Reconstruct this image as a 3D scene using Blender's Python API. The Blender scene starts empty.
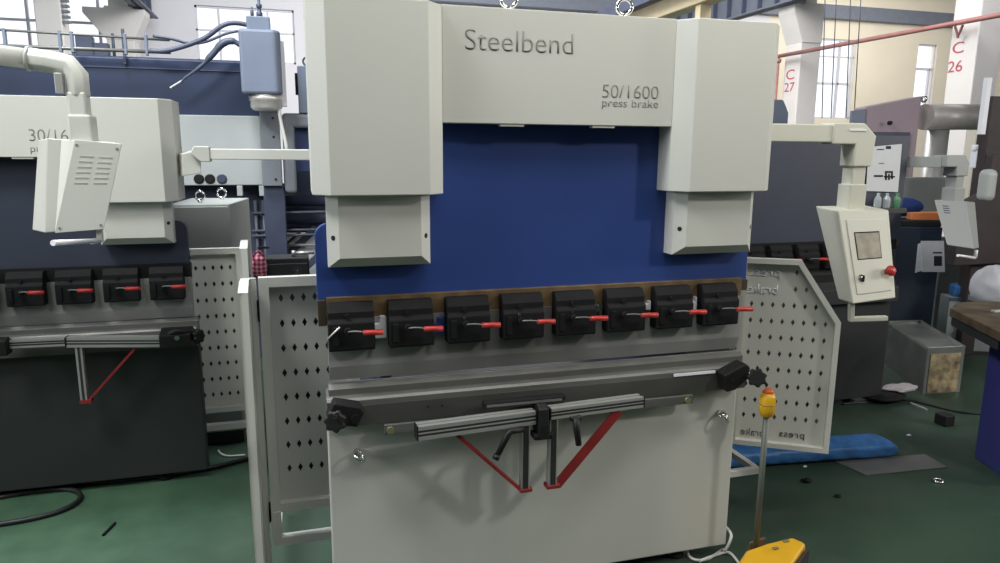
import bpy, bmesh, math, random
from mathutils import Vector, Matrix
random.seed(7)
SC = bpy.context.scene
COL = SC.collection

# ------------------------------------------------------------------ camera
FPX = 706.6
CAM = Vector((-.88, -2.397, 1.6915))
_y, _p, _r = [math.radians(a) for a in (16.008, 10.522, .373)]
FW = Vector((math.sin(_y)*math.cos(_p), math.cos(_y)*math.cos(_p), -math.sin(_p)))
_rt = Vector((math.cos(_y), -math.sin(_y), 0)); _up = _rt.cross(FW)
RT = _rt*math.cos(_r) + _up*math.sin(_r)
UP = _up*math.cos(_r) - _rt*math.sin(_r)
cd = bpy.data.cameras.new('camera'); cam = bpy.data.objects.new('camera', cd); COL.objects.link(cam)
cd.sensor_width = 36; cd.lens = FPX*36/1000; cd.clip_start = .05; cd.clip_end = 200
M = Matrix((RT, UP, -FW)).transposed().to_4x4(); M.translation = CAM
cam.matrix_world = M
SC.camera = cam

def at(px, py, x=None, y=None, z=None, d=None):
    """survey point: where the sight line of a photo point meets a plane of the hall"""
    v = FW + RT*((px-500)/FPX) - UP*((py-281.5)/FPX)
    if d is not None: t = d
    elif x is not None: t = (x-CAM.x)/v.x
    elif y is not None: t = (y-CAM.y)/v.y
    else: t = (z-CAM.z)/v.z
    return CAM + v*t

# ------------------------------------------------------------------ materials
def mat(name, col, rough=.5, metal=0, noise=0, nscale=6, ncol=None, spec=.5, bump=0, emis=None, trans=0, stretch=None):
    m = bpy.data.materials.new(name); m.use_nodes = True
    nt = m.node_tree; b = nt.nodes['Principled BSDF']
    c = (*col, 1)
    b.inputs['Base Color'].default_value = c
    b.inputs['Roughness'].default_value = rough
    b.inputs['Metallic'].default_value = metal
    b.inputs['Specular IOR Level'].default_value = spec
    if trans: b.inputs['Transmission Weight'].default_value = trans
    if emis:
        b.inputs['Emission Color'].default_value = (*emis[0], 1); b.inputs['Emission Strength'].default_value = emis[1]
    if noise or bump:
        tc = nt.nodes.new('ShaderNodeTexCoord'); mp = nt.nodes.new('ShaderNodeMapping')
        if stretch: mp.inputs['Scale'].default_value = stretch
        nt.links.new(tc.outputs['Object'], mp.inputs['Vector'])
        n = nt.nodes.new('ShaderNodeTexNoise'); n.inputs['Scale'].default_value = nscale; n.inputs['Detail'].default_value = 5
        nt.links.new(mp.outputs['Vector'], n.inputs['Vector'])
    if noise:
        r = nt.nodes.new('ShaderNodeValToRGB')
        r.color_ramp.elements[0].position = .35; r.color_ramp.elements[1].position = .68
        r.color_ramp.elements[0].color = c
        c2 = ncol or tuple(min(1, x*(1+noise)) for x in col)
        r.color_ramp.elements[1].color = (*c2, 1)
        nt.links.new(n.outputs['Fac'], r.inputs['Fac']); nt.links.new(r.outputs['Color'], b.inputs['Base Color'])
    if bump:
        bp = nt.nodes.new('ShaderNodeBump'); bp.inputs['Strength'].default_value = bump; bp.inputs['Distance'].default_value = .01
        nt.links.new(n.outputs['Fac'], bp.inputs['Height']); nt.links.new(bp.outputs['Normal'], b.inputs['Normal'])
    return m

WHITE = mat('painted_white_sheet_metal', (.60, .60, .55), .45, noise=.03, nscale=3, bump=.01)
WHITE2 = mat('painted_warm_white_frame', (.62, .62, .57), .5, noise=.03, nscale=5)
PEND = mat('pendant_cream_paint', (.62, .61, .52), .4)
GREYP = mat('grey_cabinet_paint', (.40, .42, .40), .5, noise=.04)
BLUE = mat('blue_paint', (.022, .055, .23), .5, noise=.12, nscale=2)
NAVY = mat('navy_paint', (.029, .036, .058), .55, noise=.2, nscale=3)
CHAR = mat('charcoal_paint', (.022, .024, .024), .5, noise=.3, nscale=2)
BLACK = mat('black_oxide_steel', (.007, .007, .008), .75, noise=.3, nscale=20, spec=.25)
RUB = mat('black_plastic', (.010, .010, .010), .5, spec=.35)
RED = mat('red_plastic_grip', (.45, .03, .025), .4)
REDP = mat('red_painted_steel', (.22, .018, .018), .5, noise=.25, nscale=15)
STEELD = mat('dark_ground_steel', (.065, .065, .06), .5, .3, noise=.4, nscale=3)
STEEL = mat('brushed_steel', (.15, .15, .14), .45, .4, noise=.3, nscale=5, stretch=(.4, 1, 4), bump=.02)
PUNCH = mat('ground_tool_steel', (.17, .165, .16), .45, .15, ncol=(.46, .45, .44), noise=1, nscale=1.3, stretch=(1, 1, 1), bump=.02)
ALU = mat('aluminium_extrusion', (.50, .50, .48), .42, .6)
ALUD = mat('groove_shade', (.03, .03, .03), .6, .2)  # near-black strips painting the shade inside bar and post grooves
CHROME = mat('chrome', (.75, .74, .72), .15, 1)
BRASS = mat('brass_rod', (.55, .48, .25), .35, .8)
RUST = mat('rusty_oiled_steel', (.12, .075, .035), .6, .2, noise=1.0, nscale=14, ncol=(.22, .15, .07), bump=.05)
RUST2 = mat('dark_oiled_steel', (.045, .035, .022), .6, .2, noise=.6, nscale=14)
OLIVE = mat('yellow_zinc', (.30, .29, .15), .45, .5)
ENGR = mat('cut_lettering', (.23, .23, .21), .7)
ENGD = mat('dark_cut_lettering', (.05, .05, .05), .7)
HOLEM = mat('dark_hole', (.01, .01, .01), .8)
YEL = mat('yellow_plastic', (.62, .34, .012), .38, noise=.15, nscale=9)
ORG = mat('orange_red_cap', (.62, .10, .012), .4)
POLEM = mat('galvanised_pole', (.11, .12, .10), .5, .3)
CABLE = mat('white_cable', (.62, .62, .58), .45)
BCABLE = mat('black_cable', (.012, .014, .014), .5)
WPLAS = mat('white_plastic_part', (.85, .85, .9), .35)
SHADB = mat('blue_gap_view', (.025, .05, .20), .4)  # blue of the view through a clamp gap, put on an added piece
BLUEM = mat('dull_blue_plate', (.03, .05, .14), .5)
CHRS = mat('satin_nickel', (.72, .69, .66), .3, .35)
MOTOR = mat('blue_grey_motor', (.155, .185, .25), .45, noise=.1)
DKBL = mat('dark_blue_beam_paint', (.014, .024, .060), .5, noise=.35, nscale=2.5)
LAV = mat('pale_grey_panel', (.38, .40, .40), .5, noise=.05)
SLATE = mat('slate_blue_steel', (.05, .06, .10), .5, noise=.3)
MAUVE = mat('mauve_painted_plate', (.36, .28, .32), .6, noise=.12, nscale=2)
BROWND = mat('dark_brown_paint', (.035, .024, .026), .6, noise=.3)
ROLLER = mat('oiled_steel_roller', (.46, .43, .41), .4, .35, noise=.25, nscale=4)
WCOL = mat('whitewashed_concrete', (.74, .72, .70), .8, noise=.06, nscale=2, bump=.05)
WALL = mat('white_plaster_wall', (.74, .74, .78), .85, noise=.04, nscale=1)
WALLC = mat('cream_plaster_wall', (.80, .74, .62), .85, noise=.05, nscale=1)
DADO = mat('dark_grey_wall_paint', (.10, .105, .11), .8, noise=.1, nscale=1)
FRAME = mat('grey_window_frame', (.62, .62, .68), .5)
BEAMD = mat('blue_grey_steel_beam', (.16, .18, .23), .6, noise=.12)
CREAM = mat('cream_crane_beam', (.72, .60, .40), .6, noise=.08)
ROOF = mat('grey_roof_sheet', (.22, .23, .24), .7, noise=.1, nscale=1)
PIPER = mat('red_oxide_pipe', (.36, .16, .15), .5, noise=.2)
SIGNR = mat('red_stencil_paint', (.50, .10, .14), .7)
PAPER = mat('paper', (.66, .67, .69), .8, noise=.05, nscale=10)
INK = mat('black_ink', (.02, .02, .025), .8)
RODM = mat('dull_slate_rod', (.09, .10, .13), .5)
SCREEN = mat('glossy_film_screen', (.36, .33, .27), .12, 0, bump=.6, nscale=14, noise=.4)
BOXM = mat('galvanised_sheet', (.24, .25, .24), .42, .7, noise=.35, nscale=5)
PLY = mat('stained_plywood', (.46, .36, .21), .75, noise=-.8, nscale=16, bump=.05)
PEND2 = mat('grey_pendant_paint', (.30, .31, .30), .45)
POSTG = mat('slate_grey_post_paint', (.20, .22, .25), .5)
BENCHT = mat('oily_wood_bench_top', (.045, .031, .018), .7, noise=1.4, nscale=9, bump=.1)
BENCHL = mat('violet_blue_bench_leg', (.035, .036, .15), .45, noise=.1)
CABB = mat('dark_blue_cabinet_paint', (.020, .030, .050), .45, noise=.15)
CLOTHB = mat('blue_cloth', (.03, .07, .28), .9, bump=.3, nscale=20)
ORANGE = mat('orange_card', (.62, .20, .07), .7)
BAGW = mat('white_plastic_bag', (.66, .66, .72), .45, bump=.4, nscale=9)
BAGB = mat('blue_film_roll', (.03, .115, .29), .45, bump=.8, nscale=16, noise=.6)
PLAID = None
GREENG = mat('green_bottle_plastic', (.18, .42, .24), .15, trans=.5)
CLEARP = mat('clear_bottle_plastic', (.75, .80, .82), .12, trans=.6)
PLATE = mat('dull_metal_sheet', (.15, .15, .145), .5, .5, noise=.25)
SCRAPW = mat('crumpled_film', (.50, .46, .48), .3, bump=.8, nscale=20)
PLYGL = mat('pale_green_grey_paint', (.34, .37, .35), .6, noise=.1)
PLYGY = mat('grey_bench_paint', (.24, .27, .27), .6, noise=.1)

def plaid():
    m = mat('pink_plaid_cloth', (.5, .05, .10), .9)
    nt = m.node_tree; b = nt.nodes['Principled BSDF']
    tc = nt.nodes.new('ShaderNodeTexCoord')
    w1 = nt.nodes.new('ShaderNodeTexWave'); w1.bands_direction = 'X'; w1.inputs['Scale'].default_value = 14; w1.inputs['Distortion'].default_value = 1.5
    w2 = nt.nodes.new('ShaderNodeTexWave'); w2.bands_direction = 'Z'; w2.inputs['Scale'].default_value = 14; w2.inputs['Distortion'].default_value = 1.5
    ad = nt.nodes.new('ShaderNodeMath'); ad.operation = 'ADD'
    rp = nt.nodes.new('ShaderNodeValToRGB')
    rp.color_ramp.elements[0].position = .3; rp.color_ramp.elements[0].color = (.45, .02, .09, 1)
    rp.color_ramp.elements[1].position = .95; rp.color_ramp.elements[1].color = (.9, .5, .58, 1)
    hf = nt.nodes.new('ShaderNodeMath'); hf.operation = 'MULTIPLY'; hf.inputs[1].default_value = .55
    for w in (w1, w2): nt.links.new(tc.outputs['Object'], w.inputs['Vector'])
    nt.links.new(w1.outputs['Fac'], ad.inputs[0]); nt.links.new(w2.outputs['Fac'], ad.inputs[1])
    nt.links.new(ad.outputs[0], hf.inputs[0]); nt.links.new(hf.outputs[0], rp.inputs['Fac'])
    nt.links.new(rp.outputs['Color'], b.inputs['Base Color'])
    return m
PLAID = plaid()

def floor_mat():
    m = bpy.data.materials.new('green_epoxy_floor'); m.use_nodes = True
    nt = m.node_tree; b = nt.nodes['Principled BSDF']
    tc = nt.nodes.new('ShaderNodeTexCoord')
    n1 = nt.nodes.new('ShaderNodeTexNoise'); n1.inputs['Scale'].default_value = .9; n1.inputs['Detail'].default_value = 6
    n2 = nt.nodes.new('ShaderNodeTexNoise'); n2.inputs['Scale'].default_value = 7; n2.inputs['Detail'].default_value = 6
    for n in (n1, n2): nt.links.new(tc.outputs['Object'], n.inputs['Vector'])
    r1 = nt.nodes.new('ShaderNodeValToRGB')
    r1.color_ramp.elements[0].position = .35; r1.color_ramp.elements[0].color = (.016, .036, .022, 1)
    r1.color_ramp.elements[1].position = .7; r1.color_ramp.elements[1].color = (.036, .070, .043, 1)
    r2 = nt.nodes.new('ShaderNodeValToRGB')
    r2.color_ramp.elements[0].position = .50; r2.color_ramp.elements[0].color = (0, 0, 0, 1)
    r2.color_ramp.elements[1].position = .75; r2.color_ramp.elements[1].color = (1, 1, 1, 1)
    mx = nt.nodes.new('ShaderNodeMix'); mx.data_type = 'RGBA'
    nt.links.new(n1.outputs['Fac'], r1.inputs['Fac']); nt.links.new(n2.outputs['Fac'], r2.inputs['Fac'])
    mu = nt.nodes.new('ShaderNodeMath'); mu.operation = 'MULTIPLY'; mu.inputs[1].default_value = .45
    nt.links.new(r2.outputs['Color'], mu.inputs[0])
    nt.links.new(mu.outputs[0], mx.inputs['Factor'])
    nt.links.new(r1.outputs['Color'], mx.inputs['A']); mx.inputs['B'].default_value = (.055, .065, .054, 1)
    mpn = nt.nodes.new('ShaderNodeMapping'); mpn.inputs['Location'].default_value = (1.6, -.95, 0); mpn.inputs['Scale'].default_value = (.8, .8, .8)  # round patch of brighter green at left, painting the lit floor into the colour
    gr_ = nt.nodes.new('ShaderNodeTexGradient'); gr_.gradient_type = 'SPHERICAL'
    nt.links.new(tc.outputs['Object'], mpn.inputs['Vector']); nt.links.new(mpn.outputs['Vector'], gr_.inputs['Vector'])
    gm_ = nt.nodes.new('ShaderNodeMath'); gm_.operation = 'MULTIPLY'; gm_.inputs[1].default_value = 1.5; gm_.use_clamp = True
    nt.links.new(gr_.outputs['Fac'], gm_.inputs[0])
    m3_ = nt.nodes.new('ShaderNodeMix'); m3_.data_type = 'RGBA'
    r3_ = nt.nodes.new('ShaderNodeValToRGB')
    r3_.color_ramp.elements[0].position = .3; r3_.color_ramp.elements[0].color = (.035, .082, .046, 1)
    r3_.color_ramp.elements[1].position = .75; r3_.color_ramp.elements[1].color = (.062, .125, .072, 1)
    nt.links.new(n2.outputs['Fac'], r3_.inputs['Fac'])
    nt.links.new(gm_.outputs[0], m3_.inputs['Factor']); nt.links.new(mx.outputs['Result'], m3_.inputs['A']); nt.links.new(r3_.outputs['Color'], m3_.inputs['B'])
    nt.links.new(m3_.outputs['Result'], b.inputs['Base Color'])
    b.inputs['Roughness'].default_value = .55
    return m
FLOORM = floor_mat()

# ------------------------------------------------------------------ mesh builder
class MB:
    def __init__(s): s.b = bmesh.new(); s.M = Matrix.Identity(4)
    def v(s, p): return s.b.verts.new(s.M @ Vector(p))
    def face(s, vs, smooth=False):
        try: f = s.b.faces.new(vs); f.smooth = smooth; return f
        except ValueError: return None
    def hexa(s, q0, q1):
        a = [s.v(p) for p in q0]; b = [s.v(p) for p in q1]; n = len(a)
        s.face(a[::-1]); s.face(b)
        for i in range(n): s.face([a[i], a[(i+1) % n], b[(i+1) % n], b[i]])
        return s
    def box(s, x0, x1, y0, y1, z0, z1):
        return s.hexa([(x0, y0, z0), (x1, y0, z0), (x1, y1, z0), (x0, y1, z0)], [(x0, y0, z1), (x1, y0, z1), (x1, y1, z1), (x0, y1, z1)])
    def prism(s, pts, ax, a, b):
        def P(u, w, t): return {'x': (t, u, w), 'y': (u, t, w), 'z': (u, w, t)}[ax]
        return s.hexa([P(u, w, a) for u, w in pts], [P(u, w, b) for u, w in pts])
    def cyl(s, p0, p1, r0, r1=None, n=16, caps=True):
        r1 = r0 if r1 is None else r1
        p0 = Vector(p0); p1 = Vector(p1); d = (p1-p0).normalized()
        u = d.orthogonal().normalized(); w = d.cross(u)
        A = [s.v(p0+(u*math.cos(2*math.pi*i/n)+w*math.sin(2*math.pi*i/n))*r0) for i in range(n)]
        B = [s.v(p1+(u*math.cos(2*math.pi*i/n)+w*math.sin(2*math.pi*i/n))*r1) for i in range(n)]
        for i in range(n): s.face([A[i], A[(i+1) % n], B[(i+1) % n], B[i]], True)
        if caps: s.face(A[::-1]); s.face(B)
        return s
    def tube(s, pts, r, n=10, smooth_path=6, flat=None):
        P = [Vector(p) for p in pts]
        if smooth_path > 1 and len(P) > 2:
            Q = []
            for i in range(len(P)-1):
                p0 = P[max(i-1, 0)]; p1 = P[i]; p2 = P[i+1]; p3 = P[min(i+2, len(P)-1)]
                for k in range(smooth_path):
                    t = k/smooth_path
                    Q.append(.5*((2*p1)+(p2-p0)*t+(2*p0-5*p1+4*p2-p3)*t*t+(3*p1-p0-3*p2+p3)*t**3))
            Q.append(P[-1]); P = Q
        rings = []; u = None
        for i, p in enumerate(P):
            d = (P[min(i+1, len(P)-1)]-P[max(i-1, 0)]).normalized()
            if u is None: u = d.orthogonal().normalized()
            else:
                u = (u-d*u.dot(d))
                u = u.normalized() if u.length > 1e-6 else d.orthogonal().normalized()
            w = d.cross(u)
            rr = r[i*len(r)//len(P)] if isinstance(r, (list, tuple)) else r
            rings.append([s.v(p+(u*math.cos(2*math.pi*k/n)+w*math.sin(2*math.pi*k/n))*rr) for k in range(n)])
        for a, b in zip(rings, rings[1:]):
            for k in range(n): s.face([a[k], a[(k+1) % n], b[(k+1) % n], b[k]], True)
        s.face(rings[0][::-1]); s.face(rings[-1])
        return s
    def ring(s, c, nrm, R, r, n=24, m=8):
        c = Vector(c); nrm = Vector(nrm).normalized(); u = nrm.orthogonal().normalized(); w = nrm.cross(u)
        R_ = []
        for i in range(n):
            a = 2*math.pi*i/n; e = u*math.cos(a)+w*math.sin(a)
            R_.append([s.v(c+e*(R+r*math.cos(2*math.pi*k/m))+nrm*r*math.sin(2*math.pi*k/m)) for k in range(m)])
        for i in range(n):
            A = R_[i]; B = R_[(i+1) % n]
            for k in range(m): s.face([A[k], A[(k+1) % m], B[(k+1) % m], B[k]], True)
        return s
    def lathe(s, prof, c, n=20, axis=(0, 0, 1)):
        c = Vector(c); d = Vector(axis).normalized(); u = d.orthogonal().normalized(); w = d.cross(u)
        rings = [[s.v(c+d*h+(u*math.cos(2*math.pi*k/n)+w*math.sin(2*math.pi*k/n))*max(r, 1e-4)) for k in range(n)] for r, h in prof]
        for a, b in zip(rings, rings[1:]):
            for k in range(n): s.face([a[k], a[(k+1) % n], b[(k+1) % n], b[k]], True)
        s.face(rings[0][::-1]); s.face(rings[-1])
        return s
    def ball(s, c, rx, ry, rz, n=20, m=12, jit=0, seed=1):
        rnd = random.Random(seed); c = Vector(c); rings = []
        for j in range(m+1):
            t = math.pi*j/m; R_ = []
            for i in range(n):
                a = 2*math.pi*i/n; k = 1+rnd.uniform(-jit, jit)
                R_.append(s.v(c+Vector((rx*math.sin(t)*math.cos(a), ry*math.sin(t)*math.sin(a), -rz*math.cos(t)))*k))
            rings.append(R_)
        for a, b in zip(rings, rings[1:]):
            for i in range(n): s.face([a[i], a[(i+1) % n], b[(i+1) % n], b[i]], True)
        return s
    def build(s, name, m, parent=None, org=(0, 0, 0), bevel=0, seg=2, sub=0):
        bmesh.ops.remove_doubles(s.b, verts=s.b.verts, dist=1e-6)
        bmesh.ops.recalc_face_normals(s.b, faces=s.b.faces)
        me = bpy.data.meshes.new(name)
        if org != (0, 0, 0): bmesh.ops.translate(s.b, verts=s.b.verts, vec=-Vector(org))
        s.b.to_mesh(me); s.b.free()
        o = bpy.data.objects.new(name, me); COL.objects.link(o); me.materials.append(m)
        if parent: o.parent = parent
        if bevel:
            bv = o.modifiers.new('bevel', 'BEVEL'); bv.width = bevel; bv.segments = seg; bv.limit_method = 'ANGLE'; bv.angle_limit = math.radians(40)
        if sub:
            sb = o.modifiers.new('subsurf', 'SUBSURF'); sb.levels = sub; sb.render_levels = sub
        return o

def tag(o, label=None, cat=None, group=None, kind=None):
    if label: o['label'] = label
    if cat: o['category'] = cat
    if group: o['group'] = group
    if kind: o['kind'] = kind
    return o
def empty(name, loc, label, cat, group=None):
    o = bpy.data.objects.new(name, None); COL.objects.link(o); o.location = loc; o.empty_display_size = .1
    return tag(o, label, cat, group)
def struct(name, mb, m, **k):
    o = mb.build(name, m, **k); o['kind'] = 'structure'; return o
def single(name, mb, m, label, cat, group=None, origin=None, **k):
    org = tuple(origin) if origin is not None else (0, 0, 0)
    o = mb.build(name, m, None, org, **k); o.location = org
    return tag(o, label, cat, group)

def lettering(name, body, width, height, frame, m, parent, mirror=False, depth=.0012, org=(0, 0, 0), thin=0):
    """frame = (lower-left corner, unit vector along the text, unit vector up). Scaled to width x height."""
    cu = bpy.data.curves.new(name, 'FONT'); cu.body = body; cu.size = 1; cu.extrude = 0; cu.offset = thin
    t = bpy.data.objects.new(name, cu); COL.objects.link(t)
    dg = bpy.context.evaluated_depsgraph_get()
    me = bpy.data.meshes.new_from_object(t.evaluated_get(dg))
    bpy.data.objects.remove(t)
    xs = [v.co.x for v in me.vertices]; ys = [v.co.y for v in me.vertices]
    x0, x1 = min(xs), max(xs); y0, y1 = min(ys), max(ys)
    p, u, w = [Vector(a) for a in frame]; nn = u.cross(w)
    for v in me.vertices:
        a = (v.co.x-x0)/(x1-x0); b = (v.co.y-y0)/(y1-y0)
        if mirror: a = 1-a
        v.co = p+u*(a*width)+w*(b*height)-Vector(org)
    o = bpy.data.objects.new(name, me); COL.objects.link(o); me.materials.append(m)
    so = o.modifiers.new('solid', 'SOLIDIFY'); so.thickness = depth; so.offset = 0
    if parent: o.parent = parent
    return o

# ------------------------------------------------------------------ perforated sheet
def perforated(mb, nx, nz, px, pz, hw, hh, x0, z0, thick, keep=lambda i, j: True, hole=lambda i, j: True):
    """cells nx*nz with diamond holes, lying in the local x-z plane at y=0, front face; back face at +thick"""
    for i in range(nx):
        for j in range(nz):
            if not keep(i, j): continue
            cx = x0+(i+.5)*px; cz = z0+(j+.5)*pz
            c = [(cx-px/2, cz-pz/2), (cx+px/2, cz-pz/2), (cx+px/2, cz+pz/2), (cx-px/2, cz+pz/2)]
            if not hole(i, j):
                mb.face([mb.v((a, 0, b)) for a, b in c]); continue
            d = [(cx, cz-hh), (cx+hw, cz), (cx, cz+hh), (cx-hw, cz)]
            C_ = [mb.v((a, 0, b)) for a, b in c]; D_ = [mb.v((a, 0, b)) for a, b in d]
            E_ = [mb.v((a, thick, b)) for a, b in d]
            for k in range(4):
                mb.face([C_[k], C_[(k+1) % 4], D_[k]])
                mb.face([C_[k], D_[k], D_[k-1]])
                mb.face([D_[k], D_[(k+1) % 4], E_[(k+1) % 4], E_[k]])

# ------------------------------------------------------------------ press brake
def press_brake(name, org, label, P):
    R = empty(name, org, label, 'machine', P.get('group'))
    cm, rm, bm = P['cover'], P['ram'], P['body']
    sx = P.get('sx', 1.0)
    zcb, zct, zfb, zft = P['zcb'], P['zct'], P['zfb'], P['zft']
    cs = P.get('cs', 1.0)
    xo, xfo, xfi, xi = .833*cs, .779*cs, .468*cs, .4146*cs
    l0, l1, l2, l3 = .791*cs, .756*cs, .4905*cs, .4556*cs
    ycb, ycf = -.089, -.145
    W = P.get('W', .829)
    # C-shaped side frames
    for s in (-1, 1):
        MB().prism([(.06, .05), (1.15, .05), (1.15, zft-.06), (.06, zft-.06), (.06, P['zrb']+.1), (.38, P['zrb']+.1), (.38, .92), (.06, .92)], 'x', s*.60-.02, s*.60+.02).build('side_frame', SLATE, R, bevel=.004)
    MB().box(-.58, .58, .30, .62, P['zrb']+.25, zft-.08).build('oil_tank', cm, R, bevel=.004)
    MB().box(-.58, .58, .62, 1.10, .12, .62).build('rear_tray', CHAR, R, bevel=.004)
    # ram: wide foot with rounded shoulders, narrower above
    wz = P['wing']; r = .045
    pts = [(-W, P['zrb']), (W, P['zrb']), (W, wz-r)]
    for k in range(1, 7):
        a = math.pi/2*k/6; pts.append((W-r+r*math.cos(a), wz-r+r*math.sin(a)))
    top = P.get('ramtop', zft-.05); n_ = P.get('ramneck', W-.11)
    pts += [(n_, wz), (n_, top), (-n_, top), (-n_, wz)]
    for k in range(0, 6):
        a = math.pi/2+math.pi/2*k/6; pts.append((-W+r+r*math.cos(a), wz-r+r*math.sin(a)))
    pts.append((-W, wz-r))
    MB().prism(pts, 'y', 0, .045).build('ram_plate', rm, R, bevel=.002)
    # covers
    if cm and P.get('covers', True):
        for s in (-1, 1):
            q = [(s*xo, .12), (s*xo, ycb), (s*xfo, ycf), (s*xfi, ycf), (s*xi, ycb), (s*xi, .0), (s*xi, .12)]
            c = MB().prism(q, 'z', zcb, zct).build('cylinder_cover', cm, R, bevel=.003)
            zb, zb2 = P['zlb'], P['zlb']+.033
            m_ = MB()
            top_ = [(s*l0, .0, zcb+.02), (s*l0, -.0627, zcb+.02), (s*l1, -.098, zcb+.02), (s*l2, -.098, zcb+.02), (s*l3, -.0627, zcb+.02), (s*l3, 0, zcb+.02)]
            mid_ = [(x, y, zb2) for x, y, z in top_]
            bot_ = [(s*l0, 0, zb), (s*l0, -.0627, zb), (s*l0, -.0627, zb), (s*l3, -.0627, zb), (s*l3, -.0627, zb), (s*l3, 0, zb)]
            T = [m_.v(p) for p in top_]; D = [m_.v(p) for p in mid_]; a0, a1, a2, a3 = [m_.v(p) for p in (bot_[0], bot_[1], bot_[3], bot_[5])]
            for i in range(5): m_.face([T[i], T[i+1], D[i+1], D[i]])
            m_.face(T); m_.face([D[0], D[1], a1, a0]); m_.face([D[1], D[2], a1]); m_.face([D[2], D[3], a2, a1]); m_.face([D[3], D[4], a2]); m_.face([D[4], D[5], a3, a2])
            m_.face([a0, a1, a2, a3]); m_.face([T[5], T[0], D[0], D[5]]); m_.face([D[5], D[0], a0, a3])
            lc = m_.build('lower_cover', cm, R)
            nrm = .7071
            for xx, nx in ((s*(l0+l1)/2, s*nrm), (s*(l2+l3)/2, -s*nrm)):
                p = Vector((xx, -.0803, P['zlb']+.098)); n = Vector((nx, -nrm, 0))
                MB().cyl(p-n*.002, p+n*.001, .0085, n=14).build('screw_hole', HOLEM, lc)
        f = MB().box(-xi, xi, ycb, ycb+.05, zfb, zft).build('front_panel', cm, R, bevel=.002)
        for t in P['texts']: lettering('lettering', t[0], t[3], t[4], ((t[1], ycb-.0006, t[2]), (1, 0, 0), (0, 0, 1)), P.get('ink', ENGR), f, thin=t[5] if len(t) > 5 else 0)
        for x0 in (-.219, .112): MB().box(x0, x0+.083, ycb+.004, ycb+.03, zfb-.008, zfb).build('slot_tab', cm, f)
        for x0 in P.get('eyes', (-.174, .247)):
            m_ = MB(); m_.ring((x0, ycb+.07, zft+.042), (.25, 1, 0), .026, .0065); m_.cyl((x0, ycb+.07, zft-.01), (x0, ycb+.07, zft+.018), .012)
            m_.build('lifting_eye', CHROME, R)
        MB().box(-xi, xi, ycb+.05, .3, zft-.02, zft).build('top_plate', cm, R)
    # tool holders
    zc = P['zclamp']   # bottom of clamps; top = +.155
    MB().box(-.80, .80, -.016, .03, zc+.085, P['zrb']+.012).build('tool_adapter', RUST if P.get('rust', True) else BLACK, R, bevel=.002)
    for x0, x1, z0 in ((-W, -.802, zc+.075), (.802, W, zc+.12)): MB().box(x0, x1, -.012, .03, z0, P['zrb']+.004).build('end_plate', RUST2, R, bevel=.002)
    MB().prism([(-.022, zc+.10), (.012, zc+.10), (.012, P['zpb']+.03), (.002, P['zpb']), (-.006, P['zpb']), (-.022, P['zpb']+.05)], 'x', -.80, .80).build('punch', P.get('bed', PUNCH), R)
    H = .158
    for k in P['clamps']:
        x0 = -.80+.2*k+P.get('clampx', 0); x1 = x0+.152
        m_ = MB(); m_.prism([(-.023, zc), (-.072, zc), (-.078, zc+.006), (-.078, zc+.095), (-.066, zc+.108), (-.066, zc+.13), (-.045, zc+H), (-.017, zc+H), (-.017, zc+.06)], 'x', x0, x1)
        m_.box(x0+.012, x0+.03, -.084, -.07, zc+.02, zc+.085)
        cl = m_.build('tool_clamp', BLACK, R, bevel=.003)
        MB().cyl((x0+.062, -.076, zc+.07), (x0+.062, -.10, zc+.07), .012).build('pivot_screw', BLACK, cl)
        MB().cyl((x0+.062, -.076, zc+.118), (x0+.062, -.060, zc+.118), .008, n=6).build('hex_screw', BLACK, cl)
        MB().tube([(x0+.062, -.098, zc+.072), (x0+.09, -.115, zc+.076), (x0+.118, -.128, zc+.074)], .0032).build('lever_rod', STEEL, cl)
        MB().cyl((x0+.108, -.128, zc+.074), (x0+.172, -.131, zc+.072), .0085, .0095, n=12).build('lever_grip', RED, cl)
        if k == 0: MB().cyl((x0-.004, -.084, zc+.048), (x0+.036, -.092, zc+.088), .003, n=8).build('bright_pin', CHRS, cl)
        if k in P.get('screws', ()): MB().cyl((x0+.058, -.0795, zc+.092), (x0+.058, -.0775, zc+.092), .007, n=10).build('bright_screw', CHROME, cl)
    for (x, z0, z1, w, mm) in P.get('gap_lights', ()):
        MB().prism([(x, z0), (x+w, z0), (x+w, z1), (x+w*.5, z1), (x+w*.45, z0+(z1-z0)*.68), (x, z0+(z1-z0)*.66)], 'y', -.04, -.022).build('gap_light_piece', mm, R, bevel=.002)  # added pieces standing in for light and background seen through the clamp gaps
    # lower die and bed beam
    zt = P['zbed']
    MB().prism([(-.03, zt-.0), (-.03, zt+.022), (-.012, zt+.036), (-.004, zt+.036), (0, zt+.028), (.004, zt+.036), (.012, zt+.036), (.03, zt+.022), (.03, zt)], 'x', -.805, .818).build('lower_die', P.get('bed', STEEL), R)
    MB().prism([(-.062, zt-.10), (-.062, zt-.012), (-.054, zt-.004), (-.042, zt), (.06, zt), (.06, zt-.10)], 'x', -.8135, .8135).build('bed_beam', P.get('bed', STEEL), R)
    MB().box(-.812, .812, -.0655, -.06, zt-.099, zt-.030).build('wear_strip', P.get('wear', STEELD), R)
    m_ = MB()
    for x in (-.47, -.42): m_.cyl((x, -.068, zt-.055), (x, -.064, zt-.055), .0045, n=10)
    m_.build('tapped_hole', HOLEM, R)
    # lower body
    b = MB(); b.box(-.8135, .8135, -.0136, .05, .045, zt-.07).build('front_apron', bm, R, bevel=.006)
    MB().box(-.62, .62, .05, 1.0, .06, .12).build('base_plate', rm, R)
    for s in (-1, 1):
        for y in (.05, .95): MB().lathe([(.04, 0), (.04, .012), (.018, .018), (.018, .065)], (s*.60, y, 0.0)).build('levelling_foot', BLACK, R)
    return R

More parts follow.
